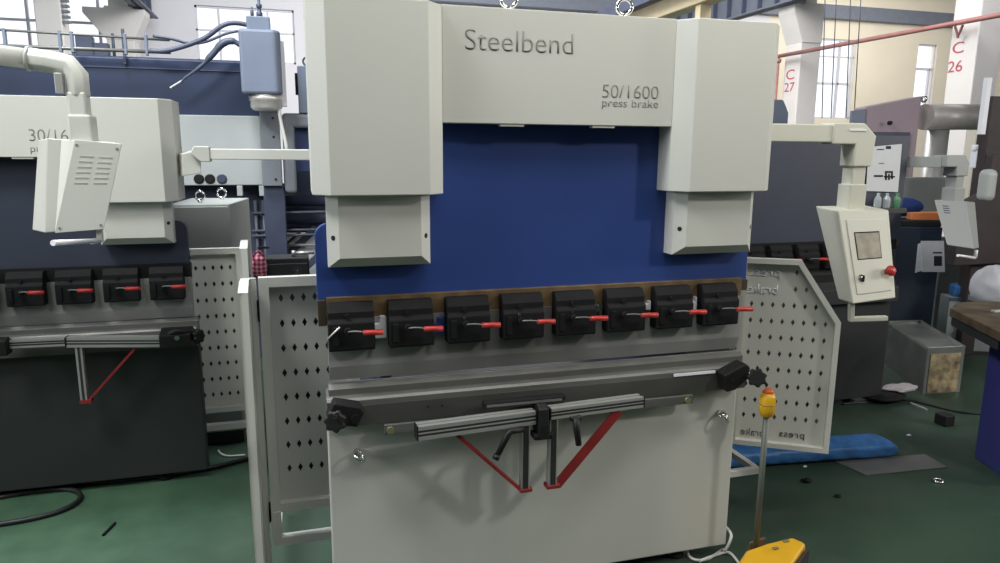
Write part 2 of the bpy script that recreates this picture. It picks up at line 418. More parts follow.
def profile_bar(mb_name, p0, p1, h, d, parent):
    """aluminium T-slot bar lying along p0->p1 (its top front edge); h tall, d deep, with two dark slots"""
    p0 = Vector(p0); p1 = Vector(p1); u = (p1-p0); L = u.length; u.normalize()
    back = Vector((-u.y, u.x, 0)).normalized(); up = u.cross(back) if u.cross(back).z > 0 else back.cross(u)
    back = up.cross(u)
    s1, s2 = h*.36, h*.64; gd = d*.14
    pr = [(0, 0), (0, -s1+.004), (gd, -s1+.004), (gd, -s1-.004), (0, -s1-.004), (0, -s2+.004), (gd, -s2+.004), (gd, -s2-.004), (0, -s2-.004), (0, -h), (d, -h), (d, 0), (d*.62, 0), (d*.62, -gd), (d*.38, -gd), (d*.38, 0)]
    m_ = MB()
    A = [p0+back*a+up*b for a, b in pr]; B = [q+u*L for q in A]
    m_.hexa(A, B)
    o = m_.build(mb_name, ALU, parent)
    for e0, e1 in ((p0-u*.004, p0), (p1, p1+u*.004)):
        q = [e0+back*a+up*b for a, b in ((-.001, .001), (d+.001, .001), (d+.001, -h-.001), (-.001, -h-.001))]
        MB().hexa(q, [x+(e1-e0) for x in q]).build('end_cap', RUB, o)
    for s0 in (s1, s2):
        q = [p0+back*a+up*b for a, b in ((.001, -s0+.004), (gd, -s0+.004), (gd, -s0-.004), (.001, -s0-.004))]
        MB().hexa(q, [x+u*L for x in q]).build('slot', ALUD, o)  # dark inset paints the slot's shade over bright aluminium
    return o

def slanted_bar(p0, p1, w, t):
    p0 = Vector(p0); p1 = Vector(p1); u = (p1-p0).normalized(); yv = Vector((0, 1, 0)); s = u.cross(yv).normalized()
    q = [p0+s*a+yv*b for a, b in ((-w/2, -t/2), (w/2, -t/2), (w/2, t/2), (-w/2, t/2))]
    return MB().hexa(q, [x+(p1-p0) for x in q])

def star_knob(mb, c, axis, R, h, lobes=7):
    d = Vector(axis).normalized(); u = d.orthogonal().normalized(); w = d.cross(u); c = Vector(c); n = lobes*6
    rings = []
    for hh, k in ((0, .86), (h*.2, 1), (h*.8, 1), (h, .84)):
        rings.append([mb.v(c+d*hh+(u*math.cos(2*math.pi*i/n)+w*math.sin(2*math.pi*i/n))*R*k*(1+.11*math.cos(2*math.pi*i*lobes/n))) for i in range(n)])
    for a, b in zip(rings, rings[1:]):
        for i in range(n): mb.face([a[i], a[(i+1) % n], b[(i+1) % n], b[i]], True)
    mb.face(rings[0][::-1]); mb.face(rings[-1])

# ---- main machine
PM = dict(cover=WHITE, ram=BLUE, body=WHITE, zcb=1.549, zct=2.141, zfb=1.778, zft=2.143, zlb=1.3126, wing=1.449, zrb=1.19,
          zclamp=1.03, zpb=.912, zbed=.862, clamps=range(8), screws=(2, 3, 4),
          texts=[('Steelbend', -.34, 2.009, .371, .066, -.012), ('50/1600', .142, 1.872, .213, .044, -.012), ('press brake', .143, 1.833, .213, .036, -.012)],
          gap_lights=[(-.648, 1.058, 1.135, .042, WPLAS), (-.452, 1.06, 1.118, .05, SHADB), (.168, 1.105, 1.14, .022, CHROME), (.372, 1.10, 1.135, .020, WPLAS), (.573, 1.085, 1.14, .016, WPLAS)])
main = press_brake('press_brake', (0, 0, 0), 'white press brake with a bright blue ram, in front at the centre', PM)

# sheet support arms folded against the apron
MB().box(-.625, .575, -.075, -.058, .722, .757).build('guide_rail', STEEL, main, bevel=.002)
for x in (-.605, .55): MB().cyl((x, -.074, .738), (x, -.083, .738), .013, n=14).build('rail_bolt', OLIVE, main)
sl = profile_bar('support_arm', (-.527, -.195, .787), (-.105, -.165, .789), .048, .045, main)
MB().box(-.156, -.124, -.165, -.135, .50, .742).build('support_post', ALU, sl, bevel=.002)
MB().box(-.150, -.130, -.1665, -.165, .50, .742).build('post_groove', ALUD, sl)
MB().box(-.160, -.114, -.170, -.130, .488, .502).build('post_foot', REDP, sl, bevel=.003)
slanted_bar((-.40, -.15, .742), (-.150, -.15, .49), .010, .03).build('diagonal_brace', REDP, sl)
m_ = MB(); m_.tube([(-.155, -.172, .732), (-.20, -.178, .732), (-.212, -.18, .722), (-.252, -.19, .652)], [.012, .012, .012, .010], smooth_path=1); m_.cyl((-.252, -.19, .656), (-.26, -.192, .640), .012)
m_.build('clamping_lever', RUB, sl)
sr = profile_bar('support_arm', (-.05, -.172, .795), (.322, -.150, .797), .040, .045, main)
MB().box(-.052, -.020, -.165, -.135, .50, .755).build('support_post', ALU, sr, bevel=.002)
MB().box(-.046, -.026, -.1665, -.165, .50, .755).build('post_groove', ALUD, sr)
MB().box(-.060, -.008, -.170, -.130, .488, .503).build('post_foot', REDP, sr, bevel=.003)
slanted_bar((.222, -.15, .755), (-.015, -.15, .492), .036, .006).build('diagonal_brace', REDP, sr)
m_ = MB(); m_.cyl((.025, -.165, .750), (.065, -.165, .750), .010); m_.tube([(.045, -.168, .752), (.047, -.174, .71), (.054, -.18, .652)], [.013, .012, .011], smooth_path=1)
m_.build('clamping_lever', RUB, sr)
m_ = MB(); m_.prism([(-.19, .69), (-.12, .69), (-.10, .72), (-.10, .80), (-.155, .815), (-.182, .80), (-.19, .74)], 'x', -.098, -.062)
m_.box(-.115, -.045, -.185, -.13, .688, .708)
m_.build('centre_clamp', RUB, main, bevel=.004)
m_ = MB(); m_.box(-.285, .012, -.132, -.098, .800, .824); o = m_.build('stop_bar', RUB, main, bevel=.003)
MB().box(-.275, .004, -.1335, -.132, .808, .817).build('steel_insert', STEEL, o)
MB().box(-.165, .03, -.10, -.058, .796, .812).build('stop_bracket', RUB, main)
# clamp blocks with star knobs at both ends of the bed
m_ = MB(); m_.M = Matrix.Translation((-.752, -.098, .828)) @ Matrix.Rotation(math.radians(14), 4, 'Y') @ Matrix.Scale(.84, 4)
m_.prism([(-.075, -.03), (-.06, .04), (.045, .04), (.065, .02), (.05, -.045), (-.03, -.045)], 'y', -.04, .04)
o = m_.build('end_block', RUB, main, bevel=.005)
m_ = MB(); star_knob(m_, (-.788, -.145, .818), (-.25, -1, .25), .034, .028); m_.build('star_knob', RUB, o)
MB().cyl((-.792, -.174, .842), (-.793, -.179, .843), .007, n=10).build('knob_insert', CHROME, o)
MB().cyl((-.725, -.137, .812), (-.725, -.130, .812), .016, n=16).build('socket_screw', BLACK, o)
m_ = MB(); m_.M = Matrix.Translation((.738, -.085, .828)) @ Matrix.Rotation(math.radians(-24), 4, 'Y') @ Matrix.Scale(.84, 4)
m_.prism([(-.075, -.04), (-.06, .045), (.06, .045), (.075, .02), (.06, -.03), (-.03, -.05)], 'y', -.045, .035)
o = m_.build('end_block', RUB, main, bevel=.005)
m_ = MB(); star_knob(m_, (.80, -.15, .832), (-.55, -1, .35), .034, .026); m_.build('star_knob', RUB, o)
MB().cyl((.775, -.10, .85), (.815, -.15, .832), .006, n=10).build('brass_rod', BRASS, o)
MB().cyl((.722, -.125, .815), (.722, -.120, .815), .012, n=12).build('socket_screw', BLACK, o)
MB().box(.49, .67, -.0695, -.064, .836, .846).build('bright_scale', WPLAS, main)
for x, ang in ((-.715, .5), (.736, 1.1)):
    m_ = MB(); m_.cyl((x, -.012, .645), (x, -.034, .645), .013); m_.ring((x+.004, -.055, .643), (math.cos(ang), -.25, .9) if x < 0 else (.8, -.5, .55), .022, .0055)
    m_.build('apron_eye_bolt', CHROME, main)
# mains cable of the machine
cable_pts = [at(726, 527, y=.03), at(731, 535, y=-.03), at(729, 542, y=-.05), (.79, -.06, .02), at(712, 553, z=.008), at(700, 560, z=.008), at(692, 557, z=.008), at(688, 550, y=.06)]

# ---- main machine's control pendant
def pendant(name, label, quadF, quadB, arm_pts, arm_r, neck, parts, group='control pendants'):
    c = Vector((0, 0, 0))
    for q in quadF+quadB: c += q
    c /= 8
    R = empty(name, tuple(c), label, 'control panel')
    org = tuple(c)
    h = MB().hexa(quadF, quadB).build('housing', parts.get('mat', PEND), R, org, bevel=.006)
    return R, org, h

def rect_tube(pts, w, h, n_up=Vector((0, 0, 1))):
    """square tube mitred along pts"""
    P = [Vector(p) for p in pts]; m_ = MB(); rings = []
    for i, p in enumerate(P):
        d0 = (P[i]-P[i-1]).normalized() if i else (P[1]-P[0]).normalized()
        d1 = (P[i+1]-P[i]).normalized() if i < len(P)-1 else d0
        d = (d0+d1).normalized(); k = 1/max(.4, d.dot(d0))
        side = Vector((-.26, -.965, 0)) if False else None
        pl_n = (P[-1]-P[0]).cross(Vector((0, 0, 1)))
        s = pl_n.normalized() if pl_n.length > 1e-4 else Vector((0, 1, 0))
        u = s.cross(d).normalized()
        rings.append([m_.v(p+s*a*w/2+u*b*h/2*k) for a, b in ((-1, -1), (1, -1), (1, 1), (-1, 1))])
    for a, b in zip(rings, rings[1:]):
        for k in range(4): m_.face([a[k], a[(k+1) % 4], b[(k+1) % 4], b[k]])
    m_.face(rings[0][::-1]); m_.face(rings[-1])
    return m_

# front face, leaning: bottom nearer
def mainpend():
    Y0, Y1 = .20, .06
    F = [at(838, 211, y=Y0), at(889, 210, y=Y0), at(896, 298, y=Y1), at(853, 304, y=Y1)]
    B = [at(818, 206, y=Y0+.02)+Vector((0, .0, 0)), None, None, at(840, 303, y=Y1+.02)]
    back = Vector((0, 1, 0))
    # rear face: parallel to the front, .14 deeper at the top and .09 at the bottom
    B = [F[0]+Vector((.012, .16, .01)), F[1]+Vector((.012, .16, .01)), F[2]+Vector((.01, .10, 0)), F[3]+Vector((.01, .10, 0))]
    R, org, h = pendant('control_pendant', 'cream control pendant with screen and red stop button, right of the blue press brake', F, B, None, None, None, {})
    u = (F[1]-F[0]).normalized(); dn = ((F[3]-F[0])+(F[2]-F[1]))/2; H = dn.length; dn.normalize(); n = u.cross(dn).normalized()
    if n.y > 0: n = -n
    Wd = (F[1]-F[0]).length
    def Q(a, b, off=0): # a along width 0..1, b down 0..1
        return F[0].lerp(F[1], a).lerp(F[3].lerp(F[2], a), b)+n*off
    def plate(nm, a0, a1, b0, b1, t, m, par, o0=0):
        q0 = [Q(a, b, o0) for a, b in ((a0, b0), (a1, b0), (a1, b1), (a0, b1))]; q1 = [Q(a, b, o0+t) for a, b in ((a0, b0), (a1, b0), (a1, b1), (a0, b1))]
        return MB().hexa(q0, q1).build(nm, m, par, org, bevel=.002)
    pan = plate('front_plate', .12, .90, .10, .91, .004, PEND, R)
    scr = plate('screen_bezel', .23, .745, .24, .545, .002, BLACK, R, .004)
    plate('screen', .245, .73, .255, .535, .001, SCREEN, scr, .006)
    # mushroom stop button
    p = Q(.82, .70, .004)
    MB().lathe([(.012, 0), (.012, .014), (.022, .018), (.024, .028), (.018, .036), (.0, .038)], p, n=24, axis=n).build('emergency_stop_button', RED, R, org)
    p = Q(.25, .74, .004)
    MB().lathe([(.016, 0), (.016, .004), (.009, .006), (.009, .012), (0, .012)], p, n=18, axis=n).build('key_switch', CHROME, R, org)
    MB().box(p.x-.004, p.x+.004, p.y-.016, p.y, p.z-.014, p.z+.014).build('switch_key', BLACK, R, org)
    # handle
    a = Q(.10, 1.0, -.04); m_ = rect_tube([a+Vector((0, 0, .03)), a+Vector((.01, -.0, -.066)), a+Vector((.155, -.05, -.058))], .026, .022)
    m_.build('pull_handle', PEND, R, org, bevel=.004)
    # arm: neck, elbow, boom
    top = at(853, 208, y=.29); el = at(859, 146, y=.33)
    ne = MB(); ne.prism([(-.045, -.04), (.045, -.04), (.045, .04), (-.045, .04)], 'z', top.z-.02, top.z+.11)
    bmesh.ops.translate(ne.b, verts=ne.b.verts, vec=Vector((top.x-.015, top.y, 0)))
    ne.build('neck_socket', PEND, R, org, bevel=.004)
    ne = MB().box(top.x-.05, top.x+.022, top.y-.033, top.y+.033, top.z+.09, el.z-.05); ne.build('neck_tube', PEND, R, org, bevel=.004)
    x0, x1, zt, zb = top.x-.06, top.x+.038, at(860, 124, y=.33).z, at(860, 142, y=.33).z
    m_ = MB().prism([(x0-.12, zb-.012), (x0, zb-.012), (x0, zb-.11), (x1, zb-.11), (x1+.012, zt-.055), (x1-.055, zt), (x0-.12, zt)], 'y', top.y-.045, top.y+.045)
    m_.build('elbow', PEND, R, org, bevel=.006)
    m_ = MB().box(.84, x0-.12, top.y-.036, top.y+.036, zb-.004, zt-.008); m_.box(.66, .86, top.y-.05, top.y+.05, zb-.02, zt+.005)
    m_.build('boom', PEND, R, org, bevel=.005)
    MB().box(x0-.04, x1-.05, top.y-.049, top.y-.045, zt-.034, zt-.026).build('elbow_rib', WPLAS, R, org)
    return R
mainpend()

# ---- left pendant seen from behind, hanging from an arm that comes in from the left
def leftpend():
    Y = .62
    Bk = [at(75, 140, y=Y+.03), at(122, 144, y=Y+.03), at(104, 229, y=Y+.03), at(55, 233, y=Y+.03)]     # louvred rear plate
    n = (Bk[1]-Bk[0]).cross(Bk[3]-Bk[0]).normalized()
    if n.y > 0: n = -n
    F = [at(61, 139, y=Y+.12), at(112, 142, y=Y+.12), at(104, 229, y=Y+.12), at(57, 232, y=Y+.12)]
    F2 = [at(47, 138, y=Y+.121), at(112, 142, y=Y+.121), at(104, 229, y=Y+.121), at(45, 233, y=Y+.121)]
    G = [at(38, 140, y=Y+.17), at(100, 143, y=Y+.17), at(98, 228, y=Y+.17), at(32, 230, y=Y+.17)]
    c = sum((q for q in Bk+F), Vector())/8; org = tuple(c)
    R = empty('control_pendant', org, 'white control pendant seen from its louvred back, in front of the dark press brake', 'control panel')
    MB().hexa(Bk, F).build('housing', WHITE, R, org, bevel=.004)
    MB().hexa(F2, G).build('front_rim', WHITE, R, org, bevel=.004)
    k = [q+n*.003 for q in Bk]; pl_ = MB().hexa(Bk, k).build('rear_plate', WHITE, R, org, bevel=.001)
    def Q(a, b, off=0): return Bk[0].lerp(Bk[1], a).lerp(Bk[3].lerp(Bk[2], a), b)+n*off
    for a0, a1 in ((.18, .46), (.58, .86)):
        for i in range(6):
            b = .16+i*.047*1.25
            q = [Q(a0, b+.022, .003), Q(a1, b+.022, .003), Q(a1, b, .003), Q(a0, b, .003)]; q2 = [Q(a0, b+.022, .0032), Q(a1, b+.022, .0032), Q(a1, b, .0052), Q(a0, b, .0052)]
            MB().hexa(q, q2).build('louvre', WHITE, R, org)
    for a, b in ((.06, .05), (.92, .06), (.08, .95), (.92, .95)): MB().cyl(Q(a, b, .002), Q(a, b, .005), .005, n=10).build('plate_screw', ENGR, R, org)
    a = Q(.86, 1.0, -.03)
    m_ = rect_tube([a+Vector((0, 0, .03)), a+Vector((0, -.0, -.045)), a+Vector((-.035, -.0, -.05))], .03, .02); m_.build('handle_bracket', WHITE, R, org, bevel=.003)
    p0 = a+Vector((0, -.01, -.045)); p1 = at(53, 243, y=Y-.22)
    MB().cyl(p0, p1, .0085, .0105, n=14).build('pull_handle', WPLAS, R, org)
    # neck and arm
    t = at(86, 143, y=Y+.10)
    z1 = at(86, 115, y=Y+.10).z; z2 = at(86, 95, y=Y+.10).z; z3 = at(85, 66, y=Y+.10).z
    def blk(w0, w1, dd, za, zb, nm):
        return MB().prism([(t.x-w0, t.y-dd), (t.x+w1, t.y-dd), (t.x+w1, t.y+dd), (t.x-w0, t.y+dd)], 'z', za, zb).build(nm, WHITE, R, org, bevel=.008)
    blk(.046, .036, .045, t.z-.015, z1, 'neck_socket'); blk(.042, .022, .038, z1-.01, z2+.01, 'neck_tube')
    m_ = MB(); m_.tube([(t.x-.010, t.y, z2-.005), (t.x-.010, t.y, z3-.035), (t.x-.035, t.y, z3), (t.x-.10, t.y, z3+.012), (t.x-.165, t.y, z3+.020)], .043, n=8, smooth_path=1)
    m_.build('elbow', WHITE, R, org, bevel=.004)
    MB().box(t.x-.074, t.x-.048, t.y-.045, t.y-.02, z2, z2+.075).build('hinge_bracket', ALU, R, org, bevel=.002)
    m_ = MB(); m_.cyl((t.x-.15, t.y, z3+.018), (t.x-1.3, t.y, z3+.13), .038, n=10); m_.build('boom', WHITE, R, org)
    MB().cyl((t.x-.158, t.y, z3+.019), (t.x-.168, t.y, z3+.020), .046, n=14).build('boom_collar', GREYP, R, org)
    return R
leftpend()

# ------------------------------------------------------------------ guards of the main machine
def leaf(parent, org, p0, u, L, z0, z1, chamfer, nx, nz, px, pz, hw, hh, ex, ez, hole=lambda i, j: True, keepf=lambda i, j: True, t=.03, fl=.018, mat_=WHITE2):
    """sheet door: p0 = foot of its left edge, u = unit direction along it, with a folded rim and diamond holes"""
    u = Vector((u[0], u[1], 0)).normalized(); nrm = Vector((u.y, -u.x, 0))
    if nrm.y > 0: nrm = -nrm
    Mx = Matrix((u, -nrm, Vector((0, 0, 1)))).transposed().to_4x4(); Mx.translation = Vector((p0[0], p0[1], 0))
    m_ = MB(); m_.M = Mx
    if chamfer: out = [(0, z0), (L, z0), (L, z1-chamfer[1]), (L-chamfer[0], z1), (0, z1)]
    else: out = [(0, z0), (L, z0), (L, z1), (0, z1)]
    cx = sum(p[0] for p in out)/len(out); cz = sum(p[1] for p in out)/len(out)
    inn = []
    n = len(out)
    for i in range(n):
        a = Vector(out[i-1]); b = Vector(out[i]); c_ = Vector(out[(i+1) % n])
        d0 = (b-a).normalized(); d1 = (c_-b).normalized()
        n0 = Vector((-d0.y, d0.x)); n1 = Vector((-d1.y, d1.x)); k = (n0+n1); k = k/(k.length**2)*2
        inn.append(tuple(b+k*fl))
    fr = [m_.v((a, -t, b)) for a, b in out]; bk = [m_.v((a, 0.004, b)) for a, b in out]
    fi = [m_.v((a, -t, b)) for a, b in inn]; bi = [m_.v((a, 0, b)) for a, b in inn]
    for i in range(n):
        j = (i+1) % n
        m_.face([fr[i], fr[j], bk[j], bk[i]]); m_.face([fr[i], fr[j], fi[j], fi[i]]); m_.face([fi[i], fi[j], bi[j], bi[i]])
    rim = m_.build('folded_rim', mat_, parent, org)
    # face sheet: perforated field + blank margins as polygons
    m_ = MB(); m_.M = Mx
    X0, Z0 = ex, ez; X1, Z1 = ex+nx*px, ez+nz*pz
    perforated(m_, nx, nz, px, pz, hw, hh, X0, Z0, .003, keep=keepf, hole=hole)
    def quad(a, b, c_, d): m_.face([m_.v((a, 0, c_)), m_.v((b, 0, c_)), m_.v((b, 0, d)), m_.v((a, 0, d))])
    zt = z1-.001
    if chamfer:
        def xr(z): return L-max(0, (z-(z1-chamfer[1]))/chamfer[1])*chamfer[0]
        quad(0, X0, z0, Z1); quad(X0, X1, z0, Z0)
        # right strip follows the sloping edge
        zz = [z0]+[Z0+j*pz for j in range(nz+1)]
        for a, b in zip(zz, zz[1:]):
            j = round((a-Z0)/pz)
            xe = X1
            if a >= Z0-1e-6:
                while xe > X0+1e-6 and not keepf(round((xe-px-X0)/px), j): xe -= px
            m_.face([m_.v((xe, 0, a)), m_.v((xr(a), 0, a)), m_.v((xr(b), 0, b)), m_.v((xe, 0, b))])
        m_.face([m_.v((0, 0, Z1)), m_.v((xr(Z1), 0, Z1)), m_.v((xr(zt), 0, zt)), m_.v((0, 0, zt))])
    else:
        quad(0, X0, z0, z1); quad(X1, L, z0, z1); quad(X0, X1, z0, Z0); quad(X0, X1, Z1, z1)
    sheet = m_.build('perforated_panel', mat_, parent, org)
    return rim, sheet, Mx, nrm, u

# left guard
gl = empty('safety_guard', (-1.03, .22, 0), 'white perforated safety guard at the left end of the blue press brake', 'machine guard'); go = (-1.03, .22, 0)
leaf(gl, go, (-1.026, .24), (1, 0), .346, .335, 1.24, None, 7, 8, .0397, .0945, .0088, .0165, .054, .449, t=.03, fl=.035)
MB().prism([(-1.026, .2), (-.60, .2), (-.60, .232), (-.991, .232), (-.991, .34), (-1.026, .34)], 'y', .205, .24).build('base_rail', WHITE2, gl, go)
MB().box(-1.026, -.994, .2405, .85, .201, .231).build('return_rail', WHITE2, gl, go)
m_ = MB(); m_.prism([(.10, .01), (.235, .01), (.235, 1.238), (.185, 1.238), (.10, 1.21)], 'x', -1.058, -1.054)
m_.box(-1.086, -1.054, .10, .105, .01, 1.21); m_.hexa([(-1.086, .10, 1.21), (-1.054, .10, 1.21), (-1.054, .104, 1.205), (-1.086, .104, 1.205)], [(-1.086, .185, 1.238), (-1.054, .185, 1.238), (-1.054, .185, 1.232), (-1.086, .185, 1.232)])
m_.box(-1.086, -1.054, .185, .235, 1.232, 1.238); m_.box(-1.086, -1.054, .10, .235, .01, .016)
m_.box(-1.054, -1.034, .225, .235, .01, 1.238)
m_.build('side_door', WHITE2, gl, go, bevel=.0015)
for z in (1.08, .30): MB().cyl((-1.03, .216, z), (-1.03, .216, z+.08), .0045, n=10).build('hinge_pin', BLACK, gl, go)
MB().box(-1.0, -.70, .262, .268, .37, 1.2).build('hole_shade_sheet', CHAR, gl, go)  # unseen dark sheet added so the panel's holes read as shade
# right guard, swung open
gr = empty('safety_guard', (1.0, .238, 0), 'white perforated safety guard with mirrored lettering, right end of the blue press brake', 'machine guard'); go2 = (1.0, .238, 0)
ur = Vector((1, -.6, 0)).normalized()
Lr = .415
def keepC(i, j): return .031+(i+1)*.0438 <= Lr-max(0, (.484+(j+1)*.0734-.98)/.26)*.175
def holeC(i, j): return j <= 7 or (j == 8 and i in (4, 5)) or (j == 9 and i == 4)
rim, sheet, Mx, nrm, u_ = leaf(gr, go2, (.98, .25), ur, Lr, .385, 1.24, (.175, .26), 8, 10, .0438, .0734, .008, .0145, .031, .484, hole=holeC, keepf=keepC, t=.028, fl=.022)
def guard_text(body, x0, z0, w, h, m, mirror=True):
    p = Mx @ Vector((x0, -.0025, z0))
    return lettering('lettering', body, w, h, (p, u_, (0, 0, 1)), m, sheet, mirror, org=go2, thin=-.01)
guard_text('press', .035, 1.148, .125, .036, WPLAS); guard_text('brake', .03, 1.082, .125, .042, WPLAS)
guard_text('press', .21, .425, .105, .03, ENGD); guard_text('brake', .045, .425, .10, .034, ENGD)
MB().box(.62, 1.172, .262, .292, .195, .225).build('base_rail', WHITE2, gr, go2, bevel=.002)
MB().box(1.142, 1.172, .2925, .85, .195, .225).build('return_rail', WHITE2, gr, go2, bevel=.002)
MB().box(.965, .985, .25, .28, .20, 1.24).build('hinge_post', WHITE2, gr, go2, bevel=.002)

# ------------------------------------------------------------------ foot switch with pole
fs = empty('foot_switch', (.93, -.15, 0), 'yellow foot switch with a tall pole standing at the right corner of the apron', 'foot pedal'); fo = (.93, -.15, 0)
rz = Matrix.Translation((.875, -.24, 0)) @ Matrix.Rotation(math.radians(12), 4, 'Z')
topq = [(.688, -.25, .10), (.868, -.335, .122), (1.038, -.225, .14), (1.015, -.170, .14), (.90, -.165, .128), (.80, -.170, .115)]
botq = [(.69, -.25, .0), (.86, -.36, .0), (1.06, -.215, .0), (1.03, -.15, .0), (.90, -.145, .0), (.78, -.155, .0)]
hood = MB().hexa(botq, topq).build('hood', YEL, fs, fo, bevel=.014, seg=3)
a0, a1, b0, b1 = Vector((.872, -.338, .02)), Vector((1.045, -.224, .02)), Vector((.876, -.333, .112)), Vector((1.034, -.230, .126))
nv = Vector((.57, -.82, 0))
MB().hexa([a0+nv*.004+(a1-a0)*.08, a1+nv*.004-(a1-a0)*.06, b1+nv*.006-(b1-b0)*.06, b0+nv*.006+(b1-b0)*.08], [a0+nv*.014+(a1-a0)*.08, a1+nv*.014-(a1-a0)*.06, b1+nv*.016-(b1-b0)*.06, b0+nv*.016+(b1-b0)*.08]).build('foot_opening', BROWND, fs, fo)
for (x, y, z) in ((.90, -.215, .133), (.97, -.19, .139)): MB().box(x-.012, x+.012, y-.006, y+.006, z-.003, z+.0015).build('hood_mark', OLIVE, fs, fo)
m_ = MB(); m_.M = rz; m_.box(.0, .09, .118, .128, .02, .11)
m_.build('rear_bracket', RUST, fs, fo, bevel=.004)
MB().cyl((.855, -.155, .02), (.855, -.155, .69), .0115, n=16).build('pole', POLEM, fs, fo)
MB().cyl((.866, -.142, .02), (.866, -.142, .19), .009, n=10).build('pole_socket', YEL, fs, fo)
m_ = MB(); m_.lathe([(.014, .668), (.026, .678), (.031, .698), (.032, .723), (.030, .752), (.022, .768), (.0, .770)], (.855, -.155, 0), n=20)
m_.build('switch_head', YEL, fs, fo)
MB().cyl((.855, -.155, .722), (.855, -.155, .725), .0328, n=20).build('head_seam', OLIVE, fs, fo)
MB().lathe([(.02, .764), (.022, .774), (.015, .783), (0, .784)], (.855, -.155, 0), n=18).build('stop_button', ORG, fs, fo)
single('power_cable', MB().tube([at(726, 527, y=.04), at(731, 534, y=-.02), at(730, 541, y=-.04), (.80, -.03, .03), at(722, 550, z=.007), at(708, 559, z=.007), at(696, 560, z=.007), at(689, 556, z=.007), at(688, 550, z=.007), at(692, 540, z=.007)], .006, n=8), CABLE,
       'thin white cable looping on the floor between apron and foot switch', 'cable')
single('pedal_cable', MB().tube([at(700, 561, z=.02), at(716, 555, z=.007), at(730, 553, z=.01), (.80, -.16, .02)], .006, n=8), CABLE, 'short white cable running into the yellow foot switch', 'cable')

# ------------------------------------------------------------------ left and right neighbours
PL = dict(cover=WHITE, ram=NAVY, body=CHAR, zcb=1.445, zct=1.912, zfb=1.648, zft=1.915, zlb=1.243, wing=1.345, zrb=1.125,
          zclamp=.968, zpb=.865, zbed=.825, clamps=range(3, 8), rust=False, eyes=(), cs=.94, W=.795, clampx=.02, group='side machines',
          texts=[('30/1600', .19, 1.719, .225, .052, -.012), ('press brake', .19, 1.662, .225, .040, -.012)])
LX, LY = -2.2, 1.34
left = press_brake('press_brake', (LX, LY, 0), 'white covered press brake with a dark navy ram and black apron, far left', PL)
del left['group']
lw = lambda p: (p[0]-LX, p[1]-LY, p[2])
lb = profile_bar('support_arm', (.265, -.14, .826), (.66, -.14, .80), .048, .045, left)
MB().box(.293, .323, -.135, -.105, .515, .775).build('support_post', ALU, lb, bevel=.002)
MB().box(.303, .313, -.1365, -.135, .515, .775).build('post_groove', ALUD, lb)
MB().box(.29, .34, -.14, -.10, .50, .516).build('post_foot', REDP, lb)
slanted_bar((.545, -.12, .75), (.325, -.12, .51), .010, .02).build('diagonal_brace', REDP, lb)
profile_bar('support_arm', (.035, -.14, .828), (.256, -.14, .824), .038, .04, left)
m_ = MB(); m_.prism([(-.175, .765), (-.11, .765), (-.10, .82), (-.13, .845), (-.175, .835)], 'x', -.01, .033); m_.build('centre_clamp', RUB, left, bevel=.004)
m_ = MB(); m_.prism([(-.17, .755), (-.06, .755), (-.06, .83), (-.10, .835), (-.17, .815)], 'x', .66, .80)
m_.tube([(.70, -.15, .815), (.74, -.16, .83), (.79, -.14, .815), (.80, -.10, .79)], .014); o = m_.build('end_block', RUB, left, bevel=.005)
m_ = MB(); star_knob(m_, (.815, -.12, .79), (1, -.6, .1), .034, .03); m_.build('star_knob', RUB, o)
MB().cyl((.74, -.174, .80), (.74, -.171, .80), .012, n=12).build('socket_screw', CHROME, o)
# right neighbour: bare navy machine without covers
PR = dict(bed=CHAR, wear=CHAR, cover=CHAR, ram=NAVY, body=CHAR, covers=False, zcb=1.445, zct=1.78, zfb=1.648, zft=1.80, zlb=1.243, wing=1.345, zrb=1.12,
          zclamp=.965, zpb=.865, zbed=.825, clamps=range(0, 6), rust=False, texts=[], ramtop=1.80, ramneck=.829)
right = press_brake('press_brake', (2.12, 1.36, 0), 'dark press brake without covers, navy ram, behind the guard with mirrored lettering', PR)
# papers on its ram
q = [at(869, 147, y=1.345), at(902, 144, y=1.345), at(898, 192, y=1.345), at(866, 191, y=1.345)]
pp = empty('paper_sheet', tuple(q[0]), 'large white drawing sheet hung on the dark machine beside the cream pendant', 'paper')
MB().hexa(q, [p+Vector((0, .002, 0)) for p in q]).build('sheet', PAPER, pp, tuple(q[0]))
def inkmark(par, org, quads, y):
    for (x0, y0, x1, y1) in quads:
        qq = [at(x0, y0, y=y), at(x1, y0, y=y), at(x1, y1, y=y), at(x0, y1, y=y)]
        MB().hexa(qq, [p+Vector((0, .0008, 0)) for p in qq]).build('printed_mark', INK, par, org)
inkmark(pp, tuple(q[0]), [(877, 149, 884, 150), (886, 146, 891, 149), (874, 175, 883, 177), (885, 171, 893, 173), (885, 173, 887, 180), (888, 174, 890, 180), (891, 173, 893, 179), (884, 176, 895, 177.5), (879, 163, 884, 163.6)], 1.3435)
